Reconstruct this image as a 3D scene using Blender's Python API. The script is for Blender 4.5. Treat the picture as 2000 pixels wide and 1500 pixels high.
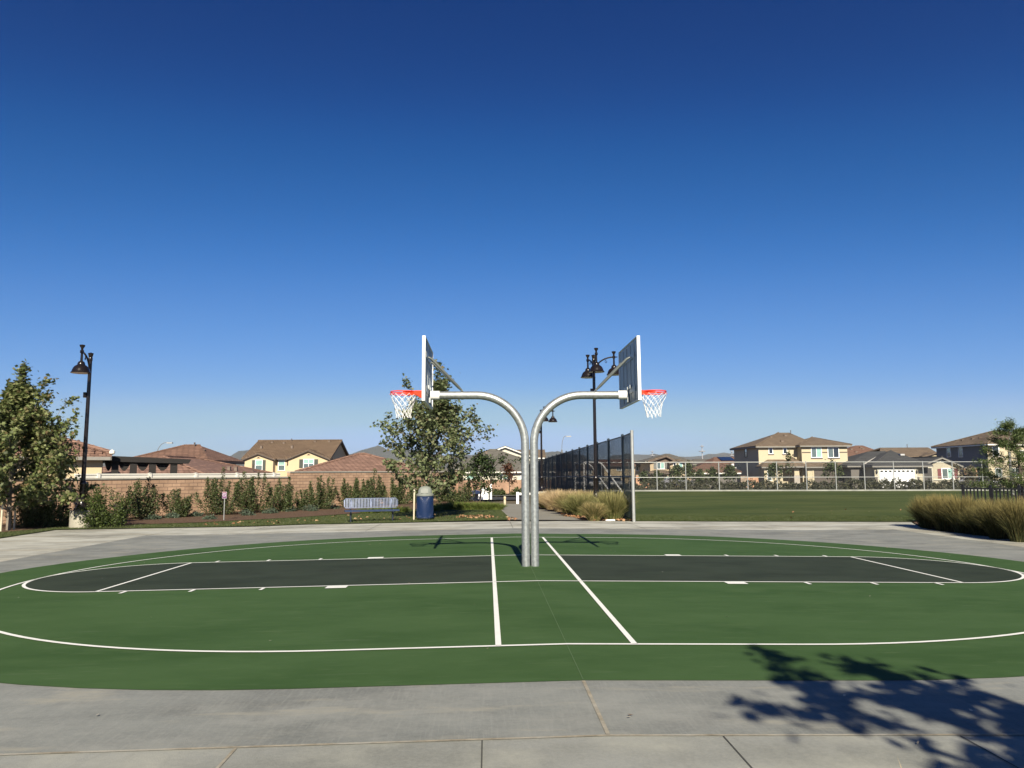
import bpy, bmesh, math, random
import numpy as np
from mathutils import Vector, Matrix
for o in list(bpy.data.objects): bpy.data.objects.remove(o)
S = bpy.context.scene
COL = S.collection
random.seed(7); RNG = np.random.default_rng(11)
PI = math.pi

# ------------------------------------------------------------------ camera
F_PX, PITCH, ROLL, YAW = 1482.4, 0.11719, -0.005565, 0.03235
CAM = Vector((-0.733, -13.282, 1.595))
_F = Vector((math.sin(YAW)*math.cos(PITCH), math.cos(YAW)*math.cos(PITCH), math.sin(PITCH)))
_R = Vector((math.cos(YAW), -math.sin(YAW), 0)); _U = _R.cross(_F)
_R2 = _R*math.cos(ROLL)+_U*math.sin(ROLL); _U2 = -_R*math.sin(ROLL)+_U*math.cos(ROLL)
cd = bpy.data.cameras.new('camera'); cam = bpy.data.objects.new('camera', cd); COL.objects.link(cam)
m = Matrix((( _R2.x,_U2.x,-_F.x,CAM.x),(_R2.y,_U2.y,-_F.y,CAM.y),(_R2.z,_U2.z,-_F.z,CAM.z),(0,0,0,1)))
cam.matrix_world = m
cd.sensor_fit = 'HORIZONTAL'; cd.sensor_width = 36; cd.lens = 36*F_PX/2000
cd.clip_start = .05; cd.clip_end = 60000
S.camera = cam

# ------------------------------------------------------------------ sky, sun, exposure
SUN_ELEV, SUN_AZ = math.radians(32.5), math.radians(178.6)      # compass angle of the sun from +Y, clockwise
W = bpy.data.worlds.new('World'); S.world = W; W.use_nodes = True
nt = W.node_tree; bg = nt.nodes['Background']
sky = nt.nodes.new('ShaderNodeTexSky'); sky.sky_type = 'NISHITA'; sky.sun_disc = False
sky.sun_elevation = SUN_ELEV; sky.sun_rotation = SUN_AZ
sky.altitude = 400; sky.air_density = 0.6; sky.dust_density = 0.2; sky.ozone_density = 6.0
# film-like grade of the physical sky: scale to 0..1, per-channel curve, scale back
v1 = nt.nodes.new('ShaderNodeVectorMath'); v1.operation = 'SCALE'; v1.inputs['Scale'].default_value = .1
cv = nt.nodes.new('ShaderNodeRGBCurve'); v2 = nt.nodes.new('ShaderNodeVectorMath'); v2.operation = 'SCALE'; v2.inputs['Scale'].default_value = 5.6
CURVE = {0: [(.045,.0005),(.068,.0105),(.13,.092),(.21,.205),(.32,.38),(.5,.42)],
         1: [(.095,.042),(.142,.106),(.27,.28),(.43,.44),(.59,.59),(.75,.62)],
         2: [(.23,.21),(.33,.375),(.58,.69),(.82,.81),(.98,.78)]}
for ci, pts in CURVE.items():
    c = cv.mapping.curves[ci]; c.points[0].location = (0, 0); c.points[1].location = (1, pts[-1][1]+.03)
    for p in pts: c.points.new(*p)
cv.mapping.use_clip = False; cv.mapping.update()
nt.links.new(sky.outputs[0], v1.inputs[0]); nt.links.new(v1.outputs[0], cv.inputs['Color']); nt.links.new(cv.outputs[0], v2.inputs[0])
nt.links.new(v2.outputs[0], bg.inputs[0]); bg.inputs[1].default_value = 0.10
sl = bpy.data.lights.new('sun', 'SUN'); sl.energy = 5.0; sl.angle = math.radians(0.53); sl.color = (1, .91, .74)
so = bpy.data.objects.new('sun', sl); COL.objects.link(so)
sdir = Vector((math.sin(SUN_AZ)*math.cos(SUN_ELEV), math.cos(SUN_AZ)*math.cos(SUN_ELEV), math.sin(SUN_ELEV)))
so.rotation_euler = sdir.to_track_quat('Z', 'Y').to_euler(); so.location = (0, -20, 30)
S.view_settings.view_transform = 'Standard'; S.view_settings.look = 'None'
S.view_settings.exposure = 0.84; S.view_settings.gamma = 1
S.render.engine = 'CYCLES'
S.cycles.transparent_max_bounces = 16

# ------------------------------------------------------------------ places
def ray(u, v): return _F + _R2*((u-1000)/F_PX) - _U2*((v-750)/F_PX)
FH = Vector((math.sin(YAW), math.cos(YAW), 0))
def at(u, v, D):
    d = ray(u, v); return CAM + d*(D/d.dot(FH))
def ss(a, b, x):
    t = min(1, max(0, (x-a)/(b-a))); return t*t*(3-2*t)
def zg(x, y):
    A = -.01445*min(abs(x), 8.6)
    s = ss(13, 45, y)
    z = A*(1-s) - .006*max(0, min(y, 70)-12) - .004*max(0, min(x, 60)-15)*s
    z -= 1.25*ss(44, 78, y)*ss(6, -6, x)
    z -= .9*ss(30, 50, y)*ss(-9, -22, x)
    return z
def gnd(u, v):
    d = ray(u, v); z = 0
    for i in range(25):
        q = CAM + d*((z-CAM.z)/d.z); z = zg(q.x, q.y)
    return Vector((q.x, q.y, z))
def onground(u, D):
    p = at(u, 930, D); return Vector((p.x, p.y, zg(p.x, p.y)))

# ------------------------------------------------------------------ materials
def _n(nt, t, **k):
    n = nt.nodes.new(t)
    for a, b in k.items():
        if a in n.inputs: n.inputs[a].default_value = b
        else: setattr(n, a, b)
    return n
MATS = {}
def mat(name, col, rough=.7, metal=0, var=.12, vscale=3, bump=0, bscale=40, spec=.5, hue=None):
    """plain paint or render with two scales of tone variation and an optional fine bump"""
    if name in MATS: return MATS[name]
    M = bpy.data.materials.new(name); M.use_nodes = True; t = M.node_tree; p = t.nodes['Principled BSDF']
    p.inputs['Roughness'].default_value = rough; p.inputs['Metallic'].default_value = metal
    p.inputs['Specular IOR Level'].default_value = spec
    tc = _n(t, 'ShaderNodeTexCoord')
    n1 = _n(t, 'ShaderNodeTexNoise', Scale=vscale, Detail=6, Roughness=.65)
    t.links.new(tc.outputs['Object'], n1.inputs['Vector'])
    r = _n(t, 'ShaderNodeValToRGB')
    a = tuple(max(0, c*(1-var)) for c in col); b = tuple(min(1, c*(1+var)) for c in (hue or col))
    r.color_ramp.elements[0].position = .3; r.color_ramp.elements[1].position = .7
    r.color_ramp.elements[0].color = (*a, 1); r.color_ramp.elements[1].color = (*b, 1)
    t.links.new(n1.outputs[0], r.inputs[0]); t.links.new(r.outputs[0], p.inputs['Base Color'])
    if bump:
        n2 = _n(t, 'ShaderNodeTexNoise', Scale=bscale, Detail=4)
        t.links.new(tc.outputs['Object'], n2.inputs['Vector'])
        bp = _n(t, 'ShaderNodeBump', Strength=bump, Distance=.01)
        t.links.new(n2.outputs[0], bp.inputs['Height']); t.links.new(bp.outputs[0], p.inputs['Normal'])
    MATS[name] = M; return M

def mat_ground(name, layers, base, rough=.85, bump=.2, bscale=60, spec=.3):
    """ground surfaces: world position, several noise layers (scale, stretch, low, high, colour, amount)"""
    if name in MATS: return MATS[name]
    M = bpy.data.materials.new(name); M.use_nodes = True; t = M.node_tree; p = t.nodes['Principled BSDF']
    p.inputs['Roughness'].default_value = rough; p.inputs['Specular IOR Level'].default_value = spec
    g = _n(t, 'ShaderNodeNewGeometry')
    prev = _n(t, 'ShaderNodeRGB'); prev.outputs[0].default_value = (*base, 1); out = prev.outputs[0]
    for i, (sc, st, rot, lo, hi, colr, amt) in enumerate(layers):
        mp = _n(t, 'ShaderNodeMapping'); mp.inputs['Scale'].default_value = (st[0], st[1], 1)
        mp.inputs['Rotation'].default_value = (0, 0, rot); mp.inputs['Location'].default_value = (i*7.3, i*3.1, i)
        t.links.new(g.outputs['Position'], mp.inputs['Vector'])
        n1 = _n(t, 'ShaderNodeTexNoise', Scale=sc, Detail=7, Roughness=.62)
        t.links.new(mp.outputs[0], n1.inputs['Vector'])
        mr = _n(t, 'ShaderNodeMapRange'); mr.inputs['From Min'].default_value = lo; mr.inputs['From Max'].default_value = hi
        mr.inputs['To Max'].default_value = amt
        t.links.new(n1.outputs[0], mr.inputs['Value'])
        mx = _n(t, 'ShaderNodeMix', data_type='RGBA'); mx.inputs[7].default_value = (*colr, 1)
        t.links.new(mr.outputs[0], mx.inputs[0]); t.links.new(out, mx.inputs[6]); out = mx.outputs[2]
    t.links.new(out, p.inputs['Base Color'])
    n2 = _n(t, 'ShaderNodeTexNoise', Scale=bscale, Detail=5)
    t.links.new(g.outputs['Position'], n2.inputs['Vector'])
    bp = _n(t, 'ShaderNodeBump', Strength=bump, Distance=.01)
    t.links.new(n2.outputs[0], bp.inputs['Height']); t.links.new(bp.outputs[0], p.inputs['Normal'])
    MATS[name] = M; return M

def mat_brick(name, c1, c2, mortar, bw, rh, mw=.02, rough=.85, bump=.5, bias=0, offset=.5, axis='xy', noise=.25):
    """coursed masonry or roof tiles; u runs along the face, v is height"""
    if name in MATS: return MATS[name]
    M = bpy.data.materials.new(name); M.use_nodes = True; t = M.node_tree; p = t.nodes['Principled BSDF']
    p.inputs['Roughness'].default_value = rough; p.inputs['Specular IOR Level'].default_value = .25
    tc = _n(t, 'ShaderNodeTexCoord'); sp = _n(t, 'ShaderNodeSeparateXYZ'); t.links.new(tc.outputs['Object'], sp.inputs[0])
    ad = _n(t, 'ShaderNodeMath', operation='ADD'); t.links.new(sp.outputs[0], ad.inputs[0]); t.links.new(sp.outputs[1], ad.inputs[1])
    cb = _n(t, 'ShaderNodeCombineXYZ'); t.links.new(ad.outputs[0] if axis == 'xy' else sp.outputs[0], cb.inputs[0]); t.links.new(sp.outputs[2], cb.inputs[1])
    b = _n(t, 'ShaderNodeTexBrick', offset=offset, squash=1)
    b.inputs['Color1'].default_value = (*c1, 1); b.inputs['Color2'].default_value = (*c2, 1); b.inputs['Mortar'].default_value = (*mortar, 1)
    b.inputs['Scale'].default_value = 1; b.inputs['Mortar Size'].default_value = mw; b.inputs['Mortar Smooth'].default_value = .15
    b.inputs['Bias'].default_value = bias; b.inputs['Brick Width'].default_value = bw; b.inputs['Row Height'].default_value = rh
    t.links.new(cb.outputs[0], b.inputs['Vector'])
    n1 = _n(t, 'ShaderNodeTexNoise', Scale=1.1, Detail=8, Roughness=.7); t.links.new(tc.outputs['Object'], n1.inputs['Vector'])
    mr = _n(t, 'ShaderNodeMapRange'); mr.inputs['From Min'].default_value = .3; mr.inputs['From Max'].default_value = .7
    mr.inputs['To Min'].default_value = 1-noise; mr.inputs['To Max'].default_value = 1+noise
    t.links.new(n1.outputs[0], mr.inputs[0])
    mx = _n(t, 'ShaderNodeMix', data_type='RGBA', blend_type='MULTIPLY'); mx.inputs[0].default_value = 1
    t.links.new(b.outputs[0], mx.inputs[6]); t.links.new(mr.outputs[0], mx.inputs[7]); t.links.new(mx.outputs[2], p.inputs['Base Color'])
    bp = _n(t, 'ShaderNodeBump', Strength=bump, Distance=.02, invert=True)
    t.links.new(b.outputs['Fac'], bp.inputs['Height']); t.links.new(bp.outputs[0], p.inputs['Normal'])
    MATS[name] = M; return M

def mat_leaf(name, cols, trans=.25, rough=.55, zgrad=None):
    """leaves or blades: every leaf (mesh island) takes its own tint"""
    if name in MATS: return MATS[name]
    M = bpy.data.materials.new(name); M.use_nodes = True; t = M.node_tree; p = t.nodes['Principled BSDF']
    p.inputs['Roughness'].default_value = rough; p.inputs['Specular IOR Level'].default_value = .35
    g = _n(t, 'ShaderNodeNewGeometry'); r = _n(t, 'ShaderNodeValToRGB')
    while len(r.color_ramp.elements) < len(cols): r.color_ramp.elements.new(.5)
    for i, c in enumerate(cols):
        r.color_ramp.elements[i].position = i/(len(cols)-1); r.color_ramp.elements[i].color = (*c, 1)
    t.links.new(g.outputs['Random Per Island'], r.inputs[0]); out = r.outputs[0]
    if zgrad:      # dry tips / green bases; bases coloured as shade in the right-hand bed: (z0, z1, colour, amount)
        tc = _n(t, 'ShaderNodeTexCoord'); sp = _n(t, 'ShaderNodeSeparateXYZ'); t.links.new(tc.outputs['Object'], sp.inputs[0])
        mr = _n(t, 'ShaderNodeMapRange'); mr.inputs['From Min'].default_value = zgrad[0]; mr.inputs['From Max'].default_value = zgrad[1]; mr.inputs['To Max'].default_value = zgrad[3]
        t.links.new(sp.outputs[2], mr.inputs[0]); mx = _n(t, 'ShaderNodeMix', data_type='RGBA'); mx.inputs[7].default_value = (*zgrad[2], 1)
        t.links.new(mr.outputs[0], mx.inputs[0]); t.links.new(out, mx.inputs[6]); out = mx.outputs[2]
    t.links.new(out, p.inputs['Base Color'])
    tr = _n(t, 'ShaderNodeBsdfTranslucent'); ms = _n(t, 'ShaderNodeMixShader'); ms.inputs[0].default_value = trans
    t.links.new(out, tr.inputs[0]); t.links.new(p.outputs[0], ms.inputs[1]); t.links.new(tr.outputs[0], ms.inputs[2])
    t.links.new(ms.outputs[0], t.nodes['Material Output'].inputs[0])
    MATS[name] = M; return M

# ------------------------------------------------------------------ mesh helpers
class MB:
    def __init__(s): s.v = []; s.f = []
    def add(s, vs, fs):
        o = len(s.v); s.v += [tuple(a) for a in vs]; s.f += [tuple(i+o for i in f) for f in fs]; return s
    def box(s, x0, x1, y0, y1, z0, z1, M=None):
        vs = [Vector(p) for p in ((x0,y0,z0),(x1,y0,z0),(x1,y1,z0),(x0,y1,z0),(x0,y0,z1),(x1,y0,z1),(x1,y1,z1),(x0,y1,z1))]
        if M: vs = [M @ p for p in vs]
        return s.add(vs, [(3,2,1,0),(4,5,6,7),(0,1,5,4),(1,2,6,5),(2,3,7,6),(3,0,4,7)])
    def tube(s, pts, r, n=8, cap=True):
        pts = [Vector(p) for p in pts]; rs = r if isinstance(r, (list, tuple)) else [r]*len(pts)
        up = None; vs = []; fs = []
        for i, p in enumerate(pts):
            d = (pts[min(i+1, len(pts)-1)] - pts[max(i-1, 0)]).normalized()
            if up is None: up = Vector((0,0,1)) if abs(d.z) < .9 else Vector((1,0,0))
            a = d.cross(up).normalized(); up = a.cross(d).normalized()
            for k in range(n):
                t = 2*PI*k/n; vs.append(p + (a*math.cos(t)+up*math.sin(t))*rs[i])
        for i in range(len(pts)-1):
            for k in range(n):
                fs.append((i*n+k, i*n+(k+1)%n, (i+1)*n+(k+1)%n, (i+1)*n+k))
        if cap: fs.append(tuple(range(n-1,-1,-1))); fs.append(tuple((len(pts)-1)*n+k for k in range(n)))
        return s.add(vs, fs)
    def lathe(s, prof, n=20, c=(0,0,0)):
        vs = []; fs = []
        for r, z in prof:
            for k in range(n): vs.append((c[0]+r*math.cos(2*PI*k/n), c[1]+r*math.sin(2*PI*k/n), c[2]+z))
        for i in range(len(prof)-1):
            for k in range(n): fs.append((i*n+k, i*n+(k+1)%n, (i+1)*n+(k+1)%n, (i+1)*n+k))
        if prof[0][0] > 0: fs.append(tuple(range(n-1,-1,-1)))
        if prof[-1][0] > 0: fs.append(tuple((len(prof)-1)*n+k for k in range(n)))
        return s.add(vs, fs)
    def prism(s, poly, ax, a, b):
        """polygon given in the two other axes, extruded along ax from a to b"""
        def P(p, w): return {'x': (w,p[0],p[1]), 'y': (p[0],w,p[1]), 'z': (p[0],p[1],w)}[ax]
        n = len(poly); vs = [P(p,a) for p in poly]+[P(p,b) for p in poly]
        return s.add(vs, [tuple(range(n)), tuple(range(2*n-1,n-1,-1))]+[(i,i+n,(i+1)%n+n,(i+1)%n) for i in range(n)])
    def slab(s, face, t):
        """sloping roof face given thickness t downwards"""
        n = len(face); vs = [Vector(p) for p in face]+[Vector(p)-Vector((0,0,t)) for p in face]
        return s.add(vs, [tuple(range(n)), tuple(range(2*n-1,n-1,-1))]+[(i,i+n,(i+1)%n+n,(i+1)%n) for i in range(n)])
def tag(o, label=None, cat=None, group=None, kind=None):
    if label: o['label'] = label
    if cat: o['category'] = cat
    if group: o['group'] = group
    if kind: o['kind'] = kind
    return o
def link(name, me, parent=None):
    o = bpy.data.objects.new(name, me); COL.objects.link(o)
    if parent: o.parent = parent
    return o
def build(name, mb, mt, parent=None, smooth=False, bevel=0):
    me = bpy.data.meshes.new(name); me.from_pydata(mb.v, [], mb.f); me.update()
    bm = bmesh.new(); bm.from_mesh(me); bmesh.ops.recalc_face_normals(bm, faces=bm.faces)
    if bevel: bmesh.ops.bevel(bm, geom=[e for e in bm.edges if e.is_manifold and e.calc_face_angle(0) > .6], offset=bevel, segments=2, affect='EDGES')
    bm.to_mesh(me); bm.free()
    if smooth:
        me.polygons.foreach_set('use_smooth', [True]*len(me.polygons))
        me.set_sharp_from_angle(angle=math.radians(40))
    me.materials.append(mt); return link(name, me, parent)
def cloud(name, V, Fc, mt, parent=None):
    me = bpy.data.meshes.new(name); me.from_pydata(V, [], Fc); me.update(); me.materials.append(mt); return link(name, me, parent)
def empty(name, loc, rz=0):
    o = bpy.data.objects.new(name, None); COL.objects.link(o); o.location = loc; o.rotation_euler = (0,0,rz); o.empty_display_size = .2; return o
def kids(o): return [c for c in COL.objects if c.parent == o]
def dup(o, loc, rz=0, sc=1, parent=None, label=None):
    ch = kids(o); c = o.copy(); COL.objects.link(c); c.parent = parent
    if parent is None: c.location = loc; c.rotation_euler = (0,0,rz); c.scale = (sc,)*3 if not isinstance(sc, tuple) else sc
    if label: c['label'] = label
    for k in ch: dup(k, None, parent=c)
    return c
def drape(name, poly, mt, off=0.0, cell=2.0, kind='structure'):
    """flat polygon cut into cells and laid over the terrain"""
    bm = bmesh.new(); bm.faces.new([bm.verts.new((p[0], p[1], 0)) for p in poly])
    bmesh.ops.triangulate(bm, faces=bm.faces[:])
    xs = [p[0] for p in poly]; ys = [p[1] for p in poly]
    cuts = [((x,0,0),(1,0,0)) for x in np.arange(math.floor(min(xs)/cell)*cell, max(xs), cell)]+[((0,y,0),(0,1,0)) for y in np.arange(math.floor(min(ys)/cell)*cell, max(ys), cell)]
    cuts += [((x,0,0),(1,0,0)) for x in (-8.6, 0, 8.6)]
    for c, n in cuts: bmesh.ops.bisect_plane(bm, geom=bm.verts[:]+bm.edges[:]+bm.faces[:], plane_co=c, plane_no=n)
    bmesh.ops.remove_doubles(bm, verts=bm.verts[:], dist=1e-4)
    for v in bm.verts: v.co.z = zg(v.co.x, v.co.y)+off
    bmesh.ops.recalc_face_normals(bm, faces=bm.faces)
    for f in bm.faces:
        if f.normal.z < 0: f.normal_flip()
    me = bpy.data.meshes.new(name); bm.to_mesh(me); bm.free(); me.materials.append(mt)
    o = link(name, me); o['kind'] = kind; return o
def strip(pts, w, closed=False):
    """polyline -> left and right offset points"""
    L = []; R = []; n = len(pts)
    for i, p in enumerate(pts):
        a = pts[(i-1) % n] if (closed or i > 0) else p; b = pts[(i+1) % n] if (closed or i < n-1) else p
        d = Vector((b[0]-a[0], b[1]-a[1])).normalized(); nn = Vector((-d.y, d.x))*w/2
        L.append((p[0]+nn.x, p[1]+nn.y)); R.append((p[0]-nn.x, p[1]-nn.y))
    return L, R
def lines_mesh(name, lines, mt, off, kind='structure'):
    """painted or sawn lines: list of (points, width, closed), resampled and draped"""
    V = []; Fc = []
    for pts, w, closed in lines:
        q = []
        n = len(pts)
        for i in range(n if closed else n-1):
            a = Vector(pts[i]); b = Vector(pts[(i+1) % n]); k = max(1, int((b-a).length/.6))
            seg = [a.lerp(b, j/k) for j in range(k)]
            if a.x*b.x < 0: seg = sorted(seg+[a.lerp(b, a.x/(a.x-b.x))], key=lambda p: (p-a).length)
            q += seg
        if not closed: q.append(Vector(pts[-1]))
        L, R = strip([(p.x, p.y) for p in q], w, closed); o = len(V)
        for a, b in zip(L, R): V += [(a[0],a[1],zg(*a)+off),(b[0],b[1],zg(*b)+off)]
        k = len(q)
        for i in range(k if closed else k-1):
            j = (i+1) % k; Fc.append((o+2*i, o+2*i+1, o+2*j+1, o+2*j))
    me = bpy.data.meshes.new(name); me.from_pydata(V, [], Fc); me.update(); me.materials.append(mt)
    o = link(name, me); o['kind'] = kind; return o
def arc(cx, cy, r, a0, a1, n=24): return [(cx+r*math.cos(math.radians(a0+(a1-a0)*i/n)), cy+r*math.sin(math.radians(a0+(a1-a0)*i/n))) for i in range(n+1)]

# ------------------------------------------------------------------ ground and court
M_conc = mat_ground('concrete_outer', [(.35,(1,2.2),.2,.42,.6,(.16,.155,.13),.75), (1.6,(1,1),.5,.45,.75,(.5,.5,.445),.7), (3,(.35,1.6),.1,.5,.66,(.15,.15,.13),.5), (.9,(.5,2.5),.35,.5,.62,(.3,.27,.2),.5), (28,(1,1),0,.4,.7,(.42,.41,.36),.25)], (.43,.43,.385), .85, .25, 90, spec=.12)
M_conc2 = mat_ground('concrete_inner', [(.4,(1,2),.5,.42,.6,(.125,.132,.124),.75), (1.3,(1,1.4),.8,.46,.66,(.25,.255,.235),.75), (.8,(1,1),.2,.55,.68,(.12,.125,.12),.6), (5,(.35,1.7),.35,.5,.78,(.135,.14,.135),.5), (16,(3,.2),.25,.5,.7,(.27,.275,.255),.35), (90,(1,1),.2,.62,.7,(.1,.1,.095),.5), (1.0,(.8,3),.6,.56,.66,(.3,.285,.23),.6), (30,(1,1),0,.4,.7,(.28,.28,.255),.3)], (.2,.21,.198), .82, .25, 90, spec=.12)
M_conc3 = mat_ground('concrete_walk', [(.5,(1,2),.9,.42,.62,(.165,.17,.15),.7), (110,(1,1),.2,.62,.7,(.11,.11,.1),.5), (1.6,(1,1),.3,.47,.68,(.33,.33,.285),.7), (9,(1,.3),.7,.52,.8,(.165,.167,.15),.45), (40,(1,1),0,.4,.7,(.33,.33,.29),.3)], (.25,.256,.238), .85, .3, 110, spec=.12)
M_green = mat_ground('court_green_paint', [(.45,(1,2.4),.25,.42,.64,(.028,.062,.018),.6), (1.7,(1,2.5),.15,.5,.7,(.06,.105,.04),.55), (.25,(1,1.5),.5,.5,.6,(.055,.1,.036),.5), (9,(.3,1.6),.2,.58,.74,(.085,.125,.06),.5), (4,(.25,2),1.1,.62,.72,(.1,.135,.08),.35), (60,(1,1),0,.45,.8,(.05,.09,.032),.3), (130,(1,1),.3,.7,.76,(.15,.17,.12),.5)], (.049,.092,.033), .8, .35, 160, spec=.06)
M_dark = mat_ground('court_dark_paint', [(.7,(1,2),.3,.42,.65,(.018,.024,.017),.6), (2.4,(1,2.6),.1,.52,.7,(.04,.048,.036),.6), (5,(.3,2),.8,.6,.72,(.055,.06,.05),.4), (50,(1,1),0,.45,.8,(.034,.042,.03),.3)], (.036,.047,.033), .8, .35, 160, spec=.06)
M_line = mat_ground('white_line_paint', [(3,(1,1),0,.4,.7,(.6,.6,.55),.5), (25,(1,1),.3,.6,.7,(.4,.43,.36),.5)], (.72,.72,.69), .7, .1, spec=.1)
M_joint = mat_ground('joint_filler', [(9,(1,1),0,.4,.62,(.16,.14,.1),.8), (2,(1,1),.3,.45,.6,(.33,.32,.28),.7)], (.31,.275,.21), .9, .3)
M_cut = mat('saw_cut', (.05,.05,.042), .95)
M_lawn = mat_ground('lawn', [(.5,(1,1),.2,.42,.7,(.06,.08,.025),.7), (4,(1,2),0,.45,.75,(.11,.11,.045),.6), (30,(1,1),0,.4,.7,(.03,.05,.014),.5)], (.05,.07,.022), .95, 1, 90, spec=.1)
M_field = mat_ground('field_turf', [(.10,(.8,1),.05,.42,.6,(.085,.098,.032),.8), (.28,(.45,1),.03,.46,.6,(.03,.05,.013),.65), (.7,(.4,1),0,.5,.64,(.1,.11,.042),.5), (.16,(.5,1.2),.4,.5,.6,(.034,.058,.015),.5), (25,(1,1),0,.4,.7,(.025,.04,.01),.5)], (.072,.092,.028), .95, 1, 60, spec=.1)
M_mulch = mat_ground('mulch', [(1.2,(1,1),.2,.4,.7,(.07,.042,.027),.6), (22,(1,1),0,.45,.6,(.17,.115,.08),.8)], (.095,.06,.04), .95, 1, 120, spec=.1)
M_soil = mat_ground('dry_ground', [(.02,(1,1),0,.4,.7,(.09,.09,.045),.7), (.3,(1,1),0,.4,.7,(.15,.12,.08),.6)], (.13,.105,.075), .95, .5, 5, spec=.1)
M_asph = mat_ground('asphalt', [(.6,(1,1),0,.4,.7,(.035,.035,.035),.6), (20,(1,1),0,.4,.7,(.06,.06,.06),.4)], (.045,.045,.046), .9, .5, 60, spec=.2)
def ground_sheet():
    ax = sorted(set([round(s*v, 2) for s in (-1, 1) for v in (0,2,4,6,8,10,12,15,18,22,26,30,36,44,54,70,100,160,300,700,2000,6000,11500)]))
    ay = [-11500,-4000,-1000,-300,-80,-30,-16]+list(range(-12,92,4))+[96,110,140,200,400,1000,3000,8000,11500]
    V = [(x, y, zg(x, y)-(.06 if max(abs(x),abs(y)) < 75 else .1)) for y in ay for x in ax]; n = len(ax)
    Fc = [(j*n+i, j*n+i+1, (j+1)*n+i+1, (j+1)*n+i) for j in range(len(ay)-1) for i in range(n-1)]
    cloud('ground', V, Fc, M_soil)['kind'] = 'structure'
ground_sheet()
def xy(p): return (p.x, p.y)
G, R3, W3 = .637, 6.02, 5.995
slab_edge = [(-24,-14),(24,-14),(16,-2)] + [xy(gnd(*p)) for p in ((2000,1057),(1940,1049),(1880,1042),(1835,1037),(1800,1031),(1783,1022),(1780,1019.6),(1500,1019),(1237,1018),(1138,1017.5),(990,1018),(790,1021),(600,1024.5),(580,1027),(400,1030),(180,1033.5),(109,1035.5),(50,1043),(0,1052))] + [(-19,5),(-24,0)]
drape('pavement', slab_edge, M_conc, 0, 3)
drape('pavement', [(-10.55,-8.46),(11.3,-8.46),(11.3,9.2),(-10.55,9.2)], M_conc2, .004, 3)
drape('pavement', [(-20,-13.6),(20,-13.6),(20,-8.46),(-20,-8.46)], M_conc3, .004, 3)
C1 = G+1.60
def stadium(r, w=None): return arc(C1,0,r,-90,90,40)+arc(-C1,0,r,90,270,40)
drape('court_surface', stadium(7.22), M_green, .008, 2)
KX = G+5.79
key = lambda s: [(s*(G),-1.8),(s*KX,-1.8)]+[(s*x, y) for x, y in arc(KX,0,1.8,-90,90,28)]+[(s*G,1.8)]
for s in (-1, 1):
    drape('court_key', key(s), M_dark, .012, 2)
Lw = .05
def sx(s, pts): return [(s*x, y) for x, y in pts]
ln = []
for s in (-1, 1):
    ln.append((sx(s, [(G,-W3),(G,W3)]), .055, False))
    ln.append((sx(s, arc(C1,0,W3,-90,90,64)), Lw, False))
    ln.append((sx(s, [(KX,-1.8),(KX,1.8)]), Lw, False))
    ln.append((sx(s, arc(KX,0,1.8,-90,90,48)), Lw, False))
    for t in (-1, 1):
        ln.append(([(s*(G+2.14), t*1.93), (s*(G+2.44), t*1.93)], .2, False))
        for k in (3.36, 4.36, 5.34): ln.append(([(s*(G+k), t*1.8), (s*(G+k), t*2.03)], .05, False))
for t in (-1, 1):
    ln.append(([(-C1,t*W3),(0,t*W3),(C1,t*W3)], Lw, False)); ln.append(([(-KX,t*1.8),(0,t*1.8),(KX,t*1.8)], Lw, False))
lines_mesh('court_markings', ln, M_line, .016)
M_seam = mat('court_seam', (.068,.118,.048), .9)
lines_mesh('court_seam', [([(0,-7.22),(0,7.2)], .006, False)], M_seam, .0125)
lines_mesh('expansion_joint', [([(-20,-8.46),(20,-8.46)], .028, False), ([(0,-8.44),(0,-7.23)], .026, False), ([(-2.24,-8.48),(-2.24,-13.5)], .02, False)], M_joint, .0085)
cuts = [([(x,-8.48),(x,-13.5)], .009, False) for x in (-3.71,-.77,.7,2.17,3.64)]
cuts += [([(-10.55,-8.4),(-10.55,13)], .012, False), ([(11.3,-8.4),(11.3,13.2)], .012, False), ([(-15,9.2),(14,9.2)], .012, False)]
cuts += [([(x,9.25),(x,12.7)], .01, False) for x in (-8,-4.3,0,3.9,7.8)]+[([(-10.6,y),(-15.5,y)], .01, False) for y in (4.6,0,-4.6)]+[([(11.35,y),(14,y)], .01, False) for y in (4.6,0,-4.6)]
cuts += [([(-7.6,6.1),(-10.55,9.2)], .01, False), ([(7.6,6.1),(11.3,9.2)], .01, False)]
lines_mesh('saw_cut_joint', cuts, M_cut, .0085)

# path, lawn, bed, field, road
path = [xy(gnd(999,1015.5)), xy(gnd(979.5,997.6)), xy(gnd(977,990)), xy(gnd(976,984.5)), xy(gnd(1046,984.5)), xy(gnd(1050,993)), xy(gnd(1098,1003)), xy(gnd(1138,1016.5))]
drape('path', path, mat_ground('concrete_path', [(.5,(1,1),0,.4,.7,(.17,.16,.13),.6),(3,(1,2),0,.5,.8,(.28,.27,.23),.5)], (.215,.205,.172), .85, .3, 60), .012, 2)
wall_a = onground(60, 28.6); wall_z = onground(902, 52.2)
lawn = [xy(gnd(-120,1072)), xy(gnd(0,1052)), xy(gnd(109,1035.5)), xy(gnd(400,1030.5)), xy(gnd(600,1025)), xy(gnd(790,1021.5)), xy(gnd(999,1016)), xy(gnd(979.5,997.6)), xy(gnd(975,985)), xy(wall_z), xy(wall_a), (-24,12)]
drape('lawn', lawn, M_lawn, .022, 2)
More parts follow.
